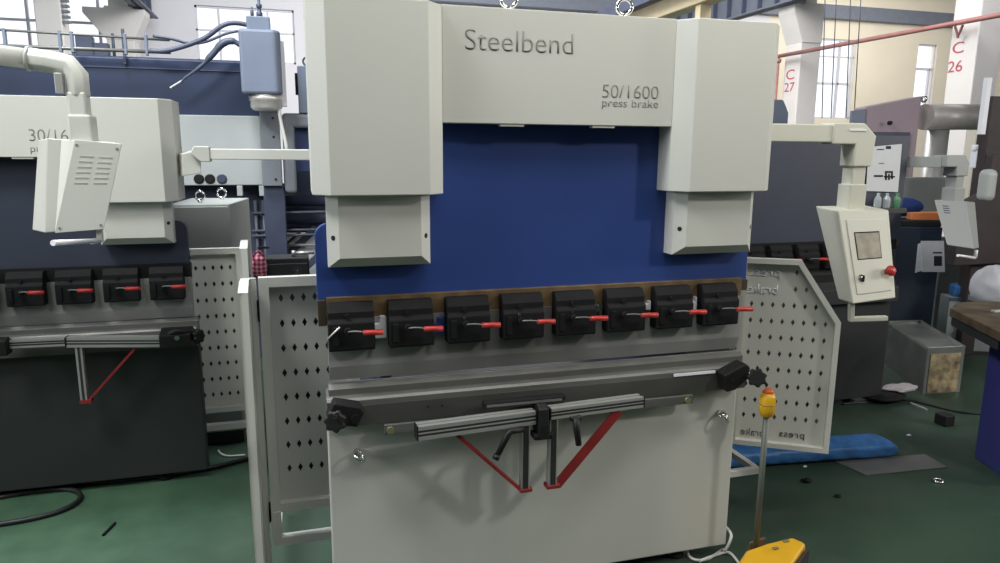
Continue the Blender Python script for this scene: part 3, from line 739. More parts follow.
# dark board behind the sheet
# ---- left machine's guard
g3 = empty('safety_guard', (-1.2, 1.5, 0), 'white perforated safety guard at the right end of the dark press brake', 'machine guard'); go3 = (-1.2, 1.5, 0)
leaf(g3, go3, (-1.46, 1.5), (1, 0), .29, .30, 1.185, None, 7, 9, .042, .086, .0085, .0155, -.005+.002, .35, t=.03, fl=.03)
MB().box(-1.70, -1.165, 1.465, 1.50, .20, .235).build('base_rail', WHITE2, g3, go3, bevel=.002)
MB().box(-1.47, -1.18, 1.515, 1.522, .31, 1.17).build('hole_shade_sheet', CHAR, g3, go3)  # dark sheet added behind this panel too, shading its holes
m_ = MB().prism([(1.40, .10), (1.52, .10), (1.52, 1.215), (1.46, 1.215), (1.40, 1.19)], 'x', -1.138, -1.134)
m_.box(-1.172, -1.134, 1.40, 1.405, .10, 1.19); m_.box(-1.172, -1.134, 1.46, 1.52, 1.21, 1.22); m_.box(-1.172, -1.168, 1.40, 1.52, .10, 1.19); m_.hexa([(-1.172, 1.40, 1.19), (-1.134, 1.40, 1.19), (-1.134, 1.405, 1.18), (-1.172, 1.405, 1.18)], [(-1.172, 1.46, 1.22), (-1.134, 1.46, 1.22), (-1.134, 1.46, 1.21), (-1.172, 1.46, 1.21)])
m_.build('side_door', WHITE2, g3, go3, bevel=.0015)
p = at(244, 283, y=1.42); MB().cyl(p, p+Vector((0, 0, .05)), .012, n=12).build('door_latch', WPLAS, g3, go3)
# ---- grey cabinet behind it
ca = empty('electrical_cabinet', (-1.4, 1.95, 0), 'grey electrical cabinet with two lifting eyes behind the left guard', 'cabinet'); co = (-1.4, 1.95, 0)
a = at(160, 205, y=1.75); b = at(228, 204, y=1.75); c3 = at(250, 195, y=2.25)
zt = at(228, 204, y=1.75).z
base = [(-1.56, 1.75), (-1.238, 1.75), (-1.165, 2.25), (-1.50, 2.30)]
MB().hexa([(x, y, .08) for x, y in base], [(x, y, zt) for x, y in base]).build('body', GREYP, ca, co, bevel=.006)
MB().box(-1.55, -1.242, 1.742, 1.752, .12, zt-.012).build('door_panel', GREYP, ca, co, bevel=.004)
MB().box(-1.53, -1.24, 1.78, 2.2, 0, .08).build('plinth', CHAR, ca, co)
for (x, y) in ((-1.40, 1.86), (-1.31, 2.12)):
    MB().ring((x, y, zt+.04), (.3, 1, 0), .026, .007).cyl((x, y, zt-.005), (x, y, zt+.018), .012).build('lifting_eye', CHROME, ca, co)

# ---- boom from behind (left machine's control arm)
ar = empty('swing_boom', (-1.3, 1.2, 1.66), 'white horizontal swing arm passing behind the left cover of the blue press brake', 'boom'); ao = (-1.3, 1.2, 1.66)
p0 = at(208, 154, y=1.25); p1 = at(330, 155, y=1.05)
rect_tube([p0, p1, p1+Vector((.06, -.012, 0))], .055, .050).build('boom', WHITE, ar, ao, bevel=.004)
MB().prism([(p0.x-.055, p0.z+.036), (p0.x+.012, p0.z+.036), (p0.x+.012, p0.z-.036), (p0.x-.03, p0.z-.036), (p0.x-.075, p0.z+.005)], 'y', p0.y-.04, p0.y+.04).build('joint', WHITE, ar, ao, bevel=.004)
e = at(196, 158, y=1.27)
MB().hexa([at(182, 154, y=1.24), at(195, 150, y=1.24), at(201, 160, y=1.24), at(201, 173, y=1.24), at(183, 176, y=1.24)], [at(176, 154, y=1.36), at(190, 150, y=1.36), at(197, 160, y=1.36), at(197, 173, y=1.36), at(176, 176, y=1.36)]).build('wall_bracket', WHITE, ar, ao, bevel=.003)

# ------------------------------------------------------------------ gantry machine behind
gm = empty('gantry_machine', (-1.7, 3.5, 0), 'large machine with a dark blue cross beam, behind the dark press brake', 'machine'); gmo = (-1.7, 3.5, 0)
MB().prism([(3.42, 1.93), (3.42, 2.33), (3.5, 2.345), (3.9, 2.345), (3.9, 1.93)], 'x', -3.4, -1.02).build('cross_beam', DKBL, gm, gmo, bevel=.01)
MB().box(-3.4, -1.02, 3.41, 3.425, 2.255, 2.262).build('beam_edge', SLATE, gm, gmo)
MB().box(-3.0, -1.125, 3.40, 3.8, 1.415, 1.935).build('front_panel', LAV, gm, gmo, bevel=.006)
m_ = MB().box(-1.125, -.985, 3.36, 3.6, 1.41, 2.05); m_.build('spindle_post', POSTG, gm, gmo, bevel=.004)
m_ = MB()
for z in (1.46, 1.62, 1.78, 1.92): m_.cyl((-1.03, 3.362, z), (-1.03, 3.355, z), .009, n=10)
m_.build('post_screw', HOLEM, gm, gmo)
for px in (199, 210, 222):
    p = at(px, 179, y=3.4)
    MB().ring(p, (0, 1, 0), .030, .008, n=20).cyl(p+Vector((0, .004, 0)), p+Vector((0, -.012, 0)), .026, n=18).build('gauge_knob', RUB if px < 215 else SLATE, gm, gmo)
MB().box(-3.0, -1.0, 3.55, 3.75, 0, 1.415).build('column', SLATE, gm, gmo, bevel=.01)
MB().box(-1.13, -.97, 3.40, 3.6, 0, 1.42).build('leg', SLATE, gm, gmo, bevel=.006)
for px in (240, 262):
    p = at(px, 192, y=3.42); MB().box(p.x-.02, p.x+.02, 3.4, 3.56, p.z-.03, p.z+.05).build('clamp_jaw', LAV, gm, gmo, bevel=.004)
# inner works to the right
for z, r in ((1.27, .05), (1.12, .055)):
    MB().cyl((-1.0, 3.75, z), (.3, 3.75, z), r, n=18).build('roller', SLATE, gm, gmo)
MB().cyl((-1.1, 3.55, .92), (.2, 3.55, .92), .012, n=10).build('guide_rod', ALU, gm, gmo)
MB().box(-.98, .5, 4.0, 4.15, .3, 1.62).build('rear_plate', SLATE, gm, gmo)
slanted_bar((-.88, 3.5, .70), (-.66, 3.5, .90), .05, .06).build('tie_brace', SLATE, gm, gmo)
a = at(285, 233, y=3.62); b = at(330, 272, y=3.62)
MB().box(a.x, b.x+.1, 3.60, 3.64, b.z-.1, a.z).build('light_backing', WPLAS, gm, gmo)
for px0, py0, px1, py1, w_ in ((316, 228, 284, 258, .055), (300, 232, 284, 246, .02)):
    slanted_bar(at(px0, py0, y=3.58), at(px1, py1, y=3.58), w_, .03).build('tie_brace', NAVY, gm, gmo)
for py in (213, 231, 236):
    a = at(252, py, y=3.5); MB().cyl(a, a+Vector((.9, 0, .0)), .010, n=8).build('tie_rod', RODM, gm, gmo)
for px in (255, 263): 
    a = at(px, 200, y=3.52); MB().cyl((a.x, 3.52, .2), (a.x, 3.52, a.z), .014, n=8).build('stand_pipe', RODM, gm, gmo)
# arch frame and box right of the motor
MB().box(-.965, -.50, 3.35, 3.6, 1.85, 1.96).box(-.965, -.875, 3.35, 3.6, 1.35, 1.90).build('arch_frame', POSTG, gm, gmo, bevel=.03, seg=3)
MB().box(-.875, -.45, 3.45, 3.5, 1.52, 1.85).build('blue_plate', BLUEM, gm, gmo)
m_ = MB().box(-.835, -.55, 3.35, 3.6, 1.96, 2.31); m_.build('junction_box', MOTOR, gm, gmo, bevel=.006)
MB().ring((-.76, 3.42, 2.35), (.3, 1, 0), .03, .008).build('box_lifting_eye', SLATE, gm, gmo)
MB().box(-.855, -.835, 3.4, 3.44, 2.10, 2.26).build('box_hinge', BLACK, gm, gmo)
# spindle motor
mx, my = -1.085, 3.2
m_ = MB(); m_.M = Matrix.Translation((mx, my, 0))
o8 = [(.135*math.cos(a), .135*math.sin(a)) for a in [math.radians(10+k*20) for k in range(18)]]
m_.prism([(-.14, -.12), (.10, -.14), (.14, -.10), (.14, .12), (.10, .14), (-.10, .14), (-.14, .10)], 'z', 2.075, 2.52)
mo = m_.build('spindle_motor', MOTOR, gm, gmo, bevel=.02, seg=3)
m_ = MB(); m_.M = Matrix.Translation((mx, my, 0)); m_.prism([(-.085, -.07), (.075, -.07), (.075, .07), (-.085, .07)], 'z', 2.52, 2.615); m_.build('terminal_box', MOTOR, mo, gmo, bevel=.008)
m_ = MB(); m_.lathe([(.022, 2.615), (.022, 2.65), (.014, 2.655), (.014, 2.68), (.02, 2.685), (.02, 2.705), (.01, 2.71), (.01, 2.74)], (mx+.005, my, 0), n=12); m_.lathe([(.012, 2.615), (.012, 2.66), (.006, 2.665), (.006, 2.685)], (mx-.045, my, 0), n=10); m_.build('air_fitting', SLATE, mo, gmo)
MB().lathe([(.085, 1.965), (.10, 1.975), (.112, 1.99), (.112, 2.03), (.12, 2.035), (.12, 2.076)], (mx+.02, my, 0), n=24).build('chrome_collar', CHRS, mo, gmo)
MB().tube([(mx+.105, my-.03, 2.03), (mx+.115, my-.05, 1.9), (mx+.145, my-.06, 1.72), (mx+.15, my-.05, 1.63)], .013).build('drain_hose', CABLE, mo, gmo)
MB().box(mx+.13, mx+.165, my-.03, my+.06, 2.0, 2.46).build('side_rail', WPLAS, mo, gmo, bevel=.003)
# guide rails with hoses on the beam
for z0, z1, nm in ((2.462, 2.446, 'upper_rail'), (2.352, 2.362, 'lower_rail')):
    MB().cyl((-3.2, 3.3, z0+.01), (-1.70, 3.3, z1), .009 if 'up' in nm else .013, n=10).build(nm, STEEL, gm, gmo)
for px in (5, 60, 72, 125, 146):
    p = at(px, 40, y=3.3); MB().box(p.x-.009, p.x+.009, 3.285, 3.32, 2.335, 2.475).build('rail_clamp', MOTOR, gm, gmo, bevel=.003)
p = at(125, 58, y=3.4); MB().box(p.x-.008, p.x+.008, 3.38, 3.41, 2.28, 2.52).build('rail_stop', SLATE, gm, gmo)
def hose(pts, r, m=SLATE):
    MB().tube([at(px, py, y=3.25) for px, py in pts], r).build('motor_hose', m, gm, gmo)
hose([(153, 36), (172, 39), (188, 43), (205, 42), (225, 34), (238, 31)], .010)
hose([(150, 51), (165, 51), (185, 46), (205, 38), (222, 26), (234, 23), (248, 25)], .017)
hose([(170, 88), (178, 83), (190, 75), (200, 66), (208, 58)], .006, CABLE)
hose([(180, 84), (185, 78), (200, 67), (212, 55), (222, 44), (232, 41), (240, 45)], [.008, .010, .014, .022, .026, .024, .018])

# things between
def single_at(*a, **k): return single(*a, **k)
dk = empty('tool_cabinet', (-.9, 1.8, 0), 'dark tool cabinet behind the left guard with a bright rod on its top', 'cabinet'); dko = (-.9, 1.8, 0)
x0 = at(266, 258, y=1.6).x; x1 = at(309, 258, y=1.6).x; zc_ = at(290, 258, y=1.6).z
MB().box(x0, x1, 1.6, 1.76, 0.06, zc_).build('body', CHAR, dk, dko, bevel=.006)
MB().box(x0+.01, x1-.01, 1.595, 1.602, .1, zc_-.03).build('door', CHAR, dk, dko, bevel=.003)
MB().box(x0+.01, x1-.01, 1.62, 1.74, 0, .06).build('plinth', CHAR, dk, dko)
p = at(298, 272, y=1.59); MB().cyl(p, p+Vector((0, -.02, 0)), .015, n=14).build('knob', CHROME, dk, dko)
p = at(294, 256, y=1.62); single('steel_rod', MB().cyl((p.x, 1.66, zc_+.017), (p.x+.11, 1.66, zc_+.017), .009, n=12).cyl((p.x-.012, 1.66, zc_+.017), (p.x+.008, 1.66, zc_+.017), .0165, n=12), ALU, 'short bright steel rod lying on the dark tool cabinet', 'tool')
p = at(259.5, 266, y=1.57)
MB().cyl((p.x, 1.60, p.z+.095), (p.x, 1.56, p.z+.10), .006, n=8).box(p.x-.008, x0+.02, 1.602, 1.609, p.z+.088, p.z+.10).build('bag_hook', CHAR, dk, dko)
m_ = MB().ball((p.x, 1.57, p.z-.01), .040, .032, .075, n=20, m=14, jit=.10, seed=3)
bag = single('cloth_bag', m_, PLAID, 'small pink plaid cloth bag hanging beside the dark tool cabinet', 'bag', origin=(p.x, 1.57, p.z-.01), sub=1)
MB().tube([(-.03, -.02, .045), (-.02, -.025, .085), (.012, -.022, .09), (.03, -.01, .05)], .005, n=8).build('handle_loop', PLAID, bag)

# ------------------------------------------------------------------ right-hand neighbours
# second pendant
def pend2():
    F = [at(934, 200, d=4.55), at(966, 202, d=4.50), at(974, 249, d=4.40), at(947, 245, d=4.45)]
    B = [at(942, 199, d=4.75), at(975, 202, d=4.68), at(979, 248, d=4.55), at(952, 246, d=4.6)]
    c = sum(F+B, Vector())/8; org = tuple(c)
    R = empty('control_pendant', org, 'grey control pendant in shade at the right, above the workbench', 'control panel')
    MB().hexa(F, B).build('housing', PEND2, R, org, bevel=.005)
    def Q(a, b): return F[0].lerp(F[1], a).lerp(F[3].lerp(F[2], a), b)
    for i in range(4):
        p = Q(.22, .12+.05*i); q = Q(.42, .12+.05*i)
        MB().cyl(p, q, .003, n=6).build('louvre', SLATE, R, org)
    a = at(976, 250, d=4.5); b = at(958, 253, d=4.35)
    MB().cyl(a+Vector((0, 0, .0)), a+Vector((0, 0, -.05)), .012).cyl(a+Vector((0, 0, -.05)), b+Vector((0, 0, -.015)), .008).build('pull_handle', WPLAS, R, org)
    t0 = at(952, 203, d=4.62); t1 = at(952, 168, d=4.62); w = .042
    MB().box(t0.x-w, t0.x+w, t0.y-.05, t0.y+.05, t0.z-.02, t0.z+.10).build('neck_socket', PEND2, R, org, bevel=.004)
    MB().box(t0.x-w*.8, t0.x+w*.75, t0.y-.04, t0.y+.04, t0.z+.08, t1.z).build('neck_tube', PEND2, R, org, bevel=.004)
    zt = at(950, 155, d=4.62).z; zb = t1.z-.05
    MB().prism([(t0.x-.14, zt-.075), (t0.x-.052, zt-.075), (t0.x-.052, zb), (t0.x+.048, zb), (t0.x+.052, zt-.05), (t0.x+.01, zt), (t0.x-.14, zt)], 'y', t0.y-.05, t0.y+.05).build('elbow', PEND2, R, org, bevel=.006)
    a = Vector((t0.x-.12, t0.y, zt-.045)); b = Vector((2.90, 1.55, zt-.045))
    rect_tube([a, b, b+(b-a).normalized()*.1], .06, .07).build('boom', PEND2, R, org, bevel=.004)
pend2()
# blue cabinet with things on top
D = 5.2
bc = empty('storage_cabinet', (3.5, 1.9, 0), 'dark blue storage cabinet with papers taped to its side, behind the metal trough', 'cabinet'); bco = (3.5, 1.9, 0)
cx0, cx1, cy0 = 3.30, 3.72, 1.72
ztop = at(910, 212, y=1.8).z
ztop = at(915, 226, d=6.15).z+.12
base = [(4.02, 2.53), (4.44, 2.37), (4.54, 2.62), (4.12, 2.78)]
MB().hexa([(x, y, .08) for x, y in base], [(x, y, ztop-.12) for x, y in base]).build('body', CABB, bc, bco, bevel=.008)
MB().hexa([(x*.99+.042, y*.99+.026, 0) for x, y in base], [(x*.99+.042, y*.99+.026, .085) for x, y in base]).build('plinth', CHAR, bc, bco)
q0 = [Vector((4.03, 2.518, .1)), Vector((4.43, 2.366, .1)), Vector((4.43, 2.366, ztop-.15)), Vector((4.03, 2.518, ztop-.15))]
MB().hexa(q0, [v+Vector((.004, .010, 0)) for v in q0]).build('door', CABB, bc, bco)
p = at(899, 253, y=2.5); MB().cyl((4.06, 2.51, p.z), (4.055, 2.485, p.z), .014, n=12).build('knob', CHROME, bc, bco)
zt2 = ztop-.12
# stack of trays (dark), orange box, blue cloth
single('parts_tray', MB().hexa([(4.04, 2.54, zt2), (4.44, 2.39, zt2), (4.53, 2.61, zt2), (4.13, 2.77, zt2)], [(4.03, 2.53, zt2+.055), (4.45, 2.37, zt2+.055), (4.55, 2.62, zt2+.055), (4.12, 2.79, zt2+.055)]), CHAR, 'dark parts tray lying on the blue storage cabinet', 'tray', bevel=.008)
single('carton', MB().hexa([(4.22, 2.49, zt2+.056), (4.46, 2.40, zt2+.056), (4.50, 2.50, zt2+.056), (4.26, 2.59, zt2+.056)], [(4.22, 2.49, zt2+.115), (4.46, 2.40, zt2+.12), (4.50, 2.50, zt2+.125), (4.26, 2.59, zt2+.115)]), ORANGE, 'flat orange carton on the tray, right of the blue cloth', 'box', bevel=.004)
m_ = MB().ball((4.28, 2.69, zt2+.15), .26, .055, .085, n=24, m=12, jit=.09, seed=5)
single('blue_cloth', m_, CLOTHB, 'crumpled blue cloth heaped behind the orange carton', 'cloth', origin=(4.28, 2.69, zt2+.15), sub=1)
for px, m_c, lab in ((877, CLEARP, 'clear plastic bottle below the drawing sheet, left one'), (886, CLEARP, 'clear plastic bottle between its twin and the green bottle'), (896, GREENG, 'green plastic bottle right of two clear bottles')):
    p = at(px, 208, y=1.27)
    m_ = MB().lathe([(.020, 0), (.022, .008), (.022, .055), (.018, .068), (.009, .078), (.009, .085), (.010, .086), (.010, .094), (0, .095)], (p.x, 1.27, p.z), n=16)
    single('plastic_bottle', m_, m_c, lab, 'bottle', 'plastic bottles on the ledge', origin=(p.x, 1.27, p.z))
p = at(888, 208, y=1.27); q_ = at(877, 208, y=1.27)
single('bottle_ledge', MB().box(p.x-.20, p.x+.10, 1.22, 1.355, p.z-.03, q_.z), CHAR, 'narrow dark ledge carrying three plastic bottles behind the cream pendant', 'shelf', bevel=.002)
def cabf(px, py, off=0.0):
    """point on the storage cabinet's front face"""
    n = Vector((.356, .935, 0)).normalized(); p0 = Vector((4.03, 2.518, 0))-n*(.006+off)
    v = FW + RT*((px-500)/FPX) - UP*((py-281.5)/FPX)
    return CAM+v*((p0-CAM).dot(n)/v.dot(n))
q = [cabf(921, 241), cabf(944, 241), cabf(945, 272), cabf(922, 272)]
lp = empty('paper_bundle', tuple(q[0]), 'bundle of white papers in a clear sleeve taped to the blue cabinet', 'paper'); lpo = tuple(q[0])
MB().hexa(q, [v+Vector((.002, .006, 0)) for v in q]).build('front_sheet', PAPER, lp, lpo)
q2 = [cabf(918, 244, -.004), cabf(926, 241, -.004), cabf(924, 270, -.004), cabf(915, 273, -.004)]
MB().hexa(q2, [v+Vector((.001, .002, 0)) for v in q2]).build('rear_sheet', PAPER, lp, lpo)
for (x0, y0, x1, y1) in ((933, 252, 942, 253.5), (934, 256, 942, 266)):
    qq = [cabf(x0, y0, .001), cabf(x1, y0, .001), cabf(x1, y1, .001), cabf(x0, y1, .001)]
    MB().hexa(qq, [p+Vector((0, .001, 0)) for p in qq]).build('printed_mark', INK, lp, lpo)
# metal trough
tr = empty('metal_trough', (3.35, 1.4, 0), 'long grey sheet metal trough with a stained wooden end panel', 'trough'); tro = (3.35, 1.4, 0)
hgt = .345
K = [Vector((3.352, 1.405, 0)), Vector((3.655, 1.375, 0)), Vector((4.0, 2.08, 0)), Vector((3.70, 2.12, 0))]
c0 = K[0]; ud = (K[1]-K[0]).normalized(); dd = (K[3]-K[0]).normalized()
ins = .012
def up_(v, z): return Vector((v.x, v.y, z))
m_ = MB()
m_.hexa([up_(K[0], 0), up_(K[3], 0), up_(K[3]+ud*ins, 0), up_(K[0]+ud*ins, 0)], [up_(K[0], hgt), up_(K[3], hgt), up_(K[3]+ud*ins, hgt), up_(K[0]+ud*ins, hgt)])
m_.hexa([up_(K[1], 0), up_(K[2], 0), up_(K[2]-ud*ins, 0), up_(K[1]-ud*ins, 0)], [up_(K[1], hgt), up_(K[2], hgt), up_(K[2]-ud*ins, hgt), up_(K[1]-ud*ins, hgt)])
m_.hexa([up_(K[3], 0), up_(K[2], 0), up_(K[2]-dd*ins, 0), up_(K[3]-dd*ins, 0)], [up_(K[3], hgt), up_(K[2], hgt), up_(K[2]-dd*ins, hgt), up_(K[3]-dd*ins, hgt)])
m_.hexa([up_(k, .0) for k in K], [up_(k, hgt-.02) for k in K])
m_.build('shell', BOXM, tr, tro)
e0 = K[0]; 
m_ = MB().hexa([up_(e0-dd*.012, 0), up_(K[1]-dd*.012, 0), up_(K[1], 0), up_(e0, 0)], [up_(e0-dd*.012, hgt), up_(K[1]-dd*.012, hgt), up_(K[1], hgt), up_(e0, hgt)]); m_.build('end_frame', BOXM, tr, tro, bevel=.002)
m_ = MB().hexa([up_(e0+ud*.03-dd*.018, .01), up_(K[1]-ud*.03-dd*.018, .01), up_(K[1]-ud*.03-dd*.012, .01), up_(e0+ud*.03-dd*.012, .01)], [up_(e0+ud*.03-dd*.018, hgt-.05), up_(K[1]-ud*.03-dd*.018, hgt-.05), up_(K[1]-ud*.03-dd*.012, hgt-.05), up_(e0+ud*.03-dd*.012, hgt-.05)]); m_.build('wooden_panel', PLY, tr, tro)
# workbench
wb = empty('workbench', (3.0, .5, 0), 'workbench with an oily brown wooden top and violet blue leg panel, right edge', 'workbench'); wbo = (3.0, .5, 0)
zt = .80
T0 = at(950, 308, z=zt); T1 = at(958, 302, z=zt); T2 = at(1010, 303, z=zt); T3 = at(1080, 325, z=zt); T4 = at(1004, 334, z=zt)
top = [T0, T4, T4+Vector((.75, .1, 0)), T2+Vector((.3, -.0, 0)), T1]
MB().hexa([up_(v, zt-.05) for v in top], [up_(v, zt) for v in top]).build('bench_top', BENCHT, wb, wbo, bevel=.006)
MB().hexa([up_(T0+(T4-T0)*t+Vector((.02, .02, 0)), zt-.10) for t in (.08, .95)]+[up_(T0+(T4-T0)*t+Vector((.06, .06, 0)), zt-.10) for t in (.95, .08)], [up_(T0+(T4-T0)*t+Vector((.02, .02, 0)), zt-.05) for t in (.08, .95)]+[up_(T0+(T4-T0)*t+Vector((.06, .06, 0)), zt-.05) for t in (.95, .08)]).build('apron_rail', CHAR, wb, wbo)
l0 = at(969, 440, z=0); l1 = at(1030, 500, z=0)
l0 = Vector((2.74, .47, 0)); l1 = Vector((2.62, .12, 0))
qb = [l0, l1, l1+Vector((.55, -.05, 0)), l0+Vector((.55, -.05, 0))]
MB().hexa([up_(v, 0.0) for v in qb], [up_(v, zt-.05) for v in qb]).build('leg_panel', BENCHL, wb, wbo, bevel=.006)
p = at(996, 312, z=zt); single('steel_ruler', MB().box(p.x-.03, p.x+.25, p.y-.02, p.y+.01, zt, zt+.012), ALU, 'bright steel bar lying on the brown workbench top', 'tool', bevel=.002)
p = at(944, 425, z=0.0); single('black_box', MB().box(p.x-.03, p.x+.05, p.y-.03, p.y+.05, 0, .07), RUB, 'small black box on the floor by the workbench leg', 'box', bevel=.006)
# low grey bench behind, white bag and blue box on it
lbz = .655
gb = empty('packing_bench', (4.0, 1.2, 0), 'low grey packing bench under the white bag, behind the workbench', 'bench'); gbo = (4.0, 1.2, 0)
bq = [(3.80, 1.36), (4.75, 1.05), (4.85, 1.32), (3.92, 1.62)]
MB().hexa([(x, y, lbz-.04) for x, y in bq], [(x, y, lbz) for x, y in bq]).build('bench_top', PLYGY, gb, gbo, bevel=.004)
for x, y in ((4.45, 1.19), (4.70, 1.11), (4.80, 1.30), (4.52, 1.40)): MB().box(x-.02, x+.02, y-.02, y+.02, 0, lbz-.04).build('leg', PLYGY, gb, gbo)
p = at(987, 303, d=4.98)
m_ = MB().ball((p.x+.0, 1.31, lbz+.125), .165, .125, .15, n=26, m=16, jit=.05, seed=9)
bag2 = single('plastic_bag', m_, BAGW, 'bulging white plastic bag lying behind the workbench at the right edge', 'bag', origin=(p.x+.02, 1.31, lbz+.1), sub=1)
MB().ball((.17, -.04, .085), .18, .12, .18, n=24, m=14, jit=.06, seed=4).build('bag_bulge', BAGW, bag2, sub=1)
gc = at(955, 295, d=6.0)
cr2 = empty('grey_crate', (gc.x, gc.y, 0), 'plain grey crate with a blue packet on it, between cabinet and white bag', 'crate'); cr2o = (gc.x, gc.y, 0)
cq = [(4.38, 2.17), (4.80, 2.01), (4.86, 2.16), (4.44, 2.32)]
MB().hexa([(x, y, .03) for x, y in cq], [(x, y, gc.z-.01) for x, y in cq]).build('body', PLYGY, cr2, cr2o, bevel=.006)
MB().hexa([(x*.985+.07, y*.985+.034, 0) for x, y in cq], [(x*.985+.07, y*.985+.034, .03) for x, y in cq]).build('skid', CHAR, cr2, cr2o)
MB().hexa([(x, y, gc.z-.04) for x, y in [(4.374, 2.165), (4.802, 2.002), (4.803, 2.007), (4.375, 2.170)]], [(x, y, gc.z-.012) for x, y in [(4.374, 2.165), (4.802, 2.002), (4.803, 2.007), (4.375, 2.170)]]).build('edge_strip', SLATE, cr2, cr2o)
zc2 = gc.z-.01
pq = [(4.42, 2.165), (4.70, 2.06), (4.75, 2.17), (4.47, 2.275)]
single('blue_packet', MB().hexa([(x, y, zc2) for x, y in pq], [(x*.995+.022, y*.995+.011, zc2+.10) for x, y in pq]), BAGB, 'bright blue packet lying on the grey crate left of the white bag', 'packet', bevel=.02)

# plate rolling machine behind (mauve frame, roller, dark end frame)
rl = empty('rolling_machine', (5.2, 3.2, 0), 'plate rolling machine with a mauve end frame and steel roller at the right', 'machine'); rlo = (5.2, 3.2, 0)
d0 = 6.0
DR = 7.6
fa = at(866, 107, d=DR); fb = at(922, 96, d=DR); zt = fb.z
x0, y0 = fa.x, fa.y; x1, y1 = fb.x, fb.y
ux = Vector((x1-x0, y1-y0, 0)).normalized(); bk = Vector((-ux.y, ux.x, 0))
if bk.y < 0: bk = -bk
Lf = math.hypot(x1-x0, y1-y0)
def RP(a, b, z): return Vector((x0, y0, 0))+ux*a+bk*b+Vector((0, 0, z))
zl = fa.z; zr = fb.z
MB().hexa([RP(0, 0, 1.0), RP(Lf, 0, 1.0), RP(Lf, 0, zr), RP(0, 0, zl)], [RP(0, .25, 1.0), RP(Lf, .25, 1.0), RP(Lf, .25, zr), RP(0, .25, zl)]).build('end_frame', MAUVE, rl, rlo, bevel=.01)
MB().hexa([RP(-.09, .0, 0), RP(Lf, .0, 0), RP(Lf, .0, 1.05), RP(-.09, .0, 1.05)], [RP(-.09, .6, 0), RP(Lf, .6, 0), RP(Lf, .6, 1.05), RP(-.09, .6, 1.05)]).build('base', MAUVE, rl, rlo, bevel=.01)
MB().hexa([RP(-.15, -.02, 1.0), RP(.0, -.02, 1.0), RP(.0, -.02, zl-.02), RP(-.15, -.02, zl-.04)], [RP(-.15, .04, 1.0), RP(.0, .04, 1.0), RP(.0, .04, zl-.02), RP(-.15, .04, zl-.04)]).build('side_plate', MOTOR, rl, rlo, bevel=.008)
zz = at(885, 132, d=DR).z
MB().hexa([RP(.10, -.03, 1.2), RP(.50, -.03, 1.2), RP(.50, -.03, zz), RP(.10, -.03, zz)], [RP(.10, 0, 1.2), RP(.50, 0, 1.2), RP(.50, 0, zz), RP(.10, 0, zz)]).build('dark_window', SLATE, rl, rlo, bevel=.004)
p = at(891, 123, d=DR-.06); MB().cyl(p, p+Vector((0, .03, 0)), .022, n=14).build('bore_hole', HOLEM, rl, rlo)
c0 = at(924, 117, d=DR+.15); c1 = at(990, 117, d=DR+.35)
MB().cyl(c0, c1, .14, n=32).build('roller', ROLLER, rl, rlo)
MB().ring(at(924, 99, d=DR), (1, 0, 0), .03, .012).build('lifting_eye', CHROME, rl, rlo)
c0 = at(937, 132, d=DR+.3); MB().cyl((c0.x, c0.y, 0), (c0.x, c0.y, c0.z+.02), .12, n=20).build('support_cylinder', ALU, rl, rlo)
# dark end machine at the right edge
a = at(993, 96, d=5.6)
de = empty('machine_frame', (a.x+.3, a.y, 0), 'tall dark brown machine frame cut by the right edge of the view', 'machine'); deo = (a.x+.3, a.y, 0)
MB().box(a.x, a.x+.9, a.y, a.y+.10, 0, a.z).build('upright', BROWND, de, deo, bevel=.01)
p = at(984.5, 107, d=5.5); MB().box(p.x-.022, p.x+.022, p.y-.02, p.y+.02, p.z-.21, p.z+.22).build('cover_strip', WPLAS, de, deo, bevel=.004)
b = at(962, 205, d=5.6); zlow = at(952, 268, d=5.6).z
MB().prism([(b.x, b.z), (b.x+.25, b.z+.10), (a.x, b.z+.40), (a.x+.02, b.z+.40), (a.x+.3, b.z+.40), (a.x+.3, zlow), (b.x, zlow)], 'y', a.y-.08, a.y-.002).build('lower_housing', BROWND, de, deo, bevel=.01)
pb = at(936, 300, y=2.75); MB().box(pb.x, pb.x+1.3, 2.75, 2.85, 0, zlow+.12).build('pedestal', PLYGL, de, deo, bevel=.004)
p = at(987, 185, d=5.4); MB().box(p.x-.06, p.x+.06, p.y-.05, p.y+.05, p.z-.125, p.z+.12).build('lamp_housing', GREYP, de, deo, bevel=.045, seg=4)
p = at(971, 165, d=6.9); single('cream_post', MB().box(p.x-.045, p.x+.045, p.y-.05, p.y+.05, 0, p.z+.33), WALLC, 'narrow cream post between the grey swing arm and the dark brown frame', 'post', origin=(p.x, p.y, 0), bevel=.004)
p = at(979, 152, d=5.75); single('spray_nozzle', MB().box(p.x-.02, p.x+.05, p.y, p.y+.06, p.z-.13, p.z+.06).cyl((p.x-.04, p.y+.02, p.z+.03), (p.x+.01, p.y+.02, p.z+.03), .022), WPLAS, 'white bracket with a black nozzle left of the dark brown frame', 'bracket', bevel=.008)
gp = at(931, 195, d=6.75)
cab2 = empty('grey_cabinet', (gp.x, gp.y, 0), 'flat grey cabinet below the grey swing arm, behind the blue storage cabinet', 'cabinet'); c2o = (gp.x, gp.y, 0)
MB().box(gp.x-.42, gp.x+.16, gp.y, gp.y+.05, .9, at(930, 177, d=6.75).z).box(gp.x-.30, gp.x-.26, gp.y+.01, gp.y+.05, 0, .9).box(gp.x-.20, gp.x-.16, gp.y+.01, gp.y+.05, 0, .9).build('body', GREYP, cab2, c2o, bevel=.004)
MB().box(gp.x-.40, gp.x+.14, gp.y-.006, gp.y, .93, at(930, 179, d=6.75).z).build('door', GREYP, cab2, c2o, bevel=.002)

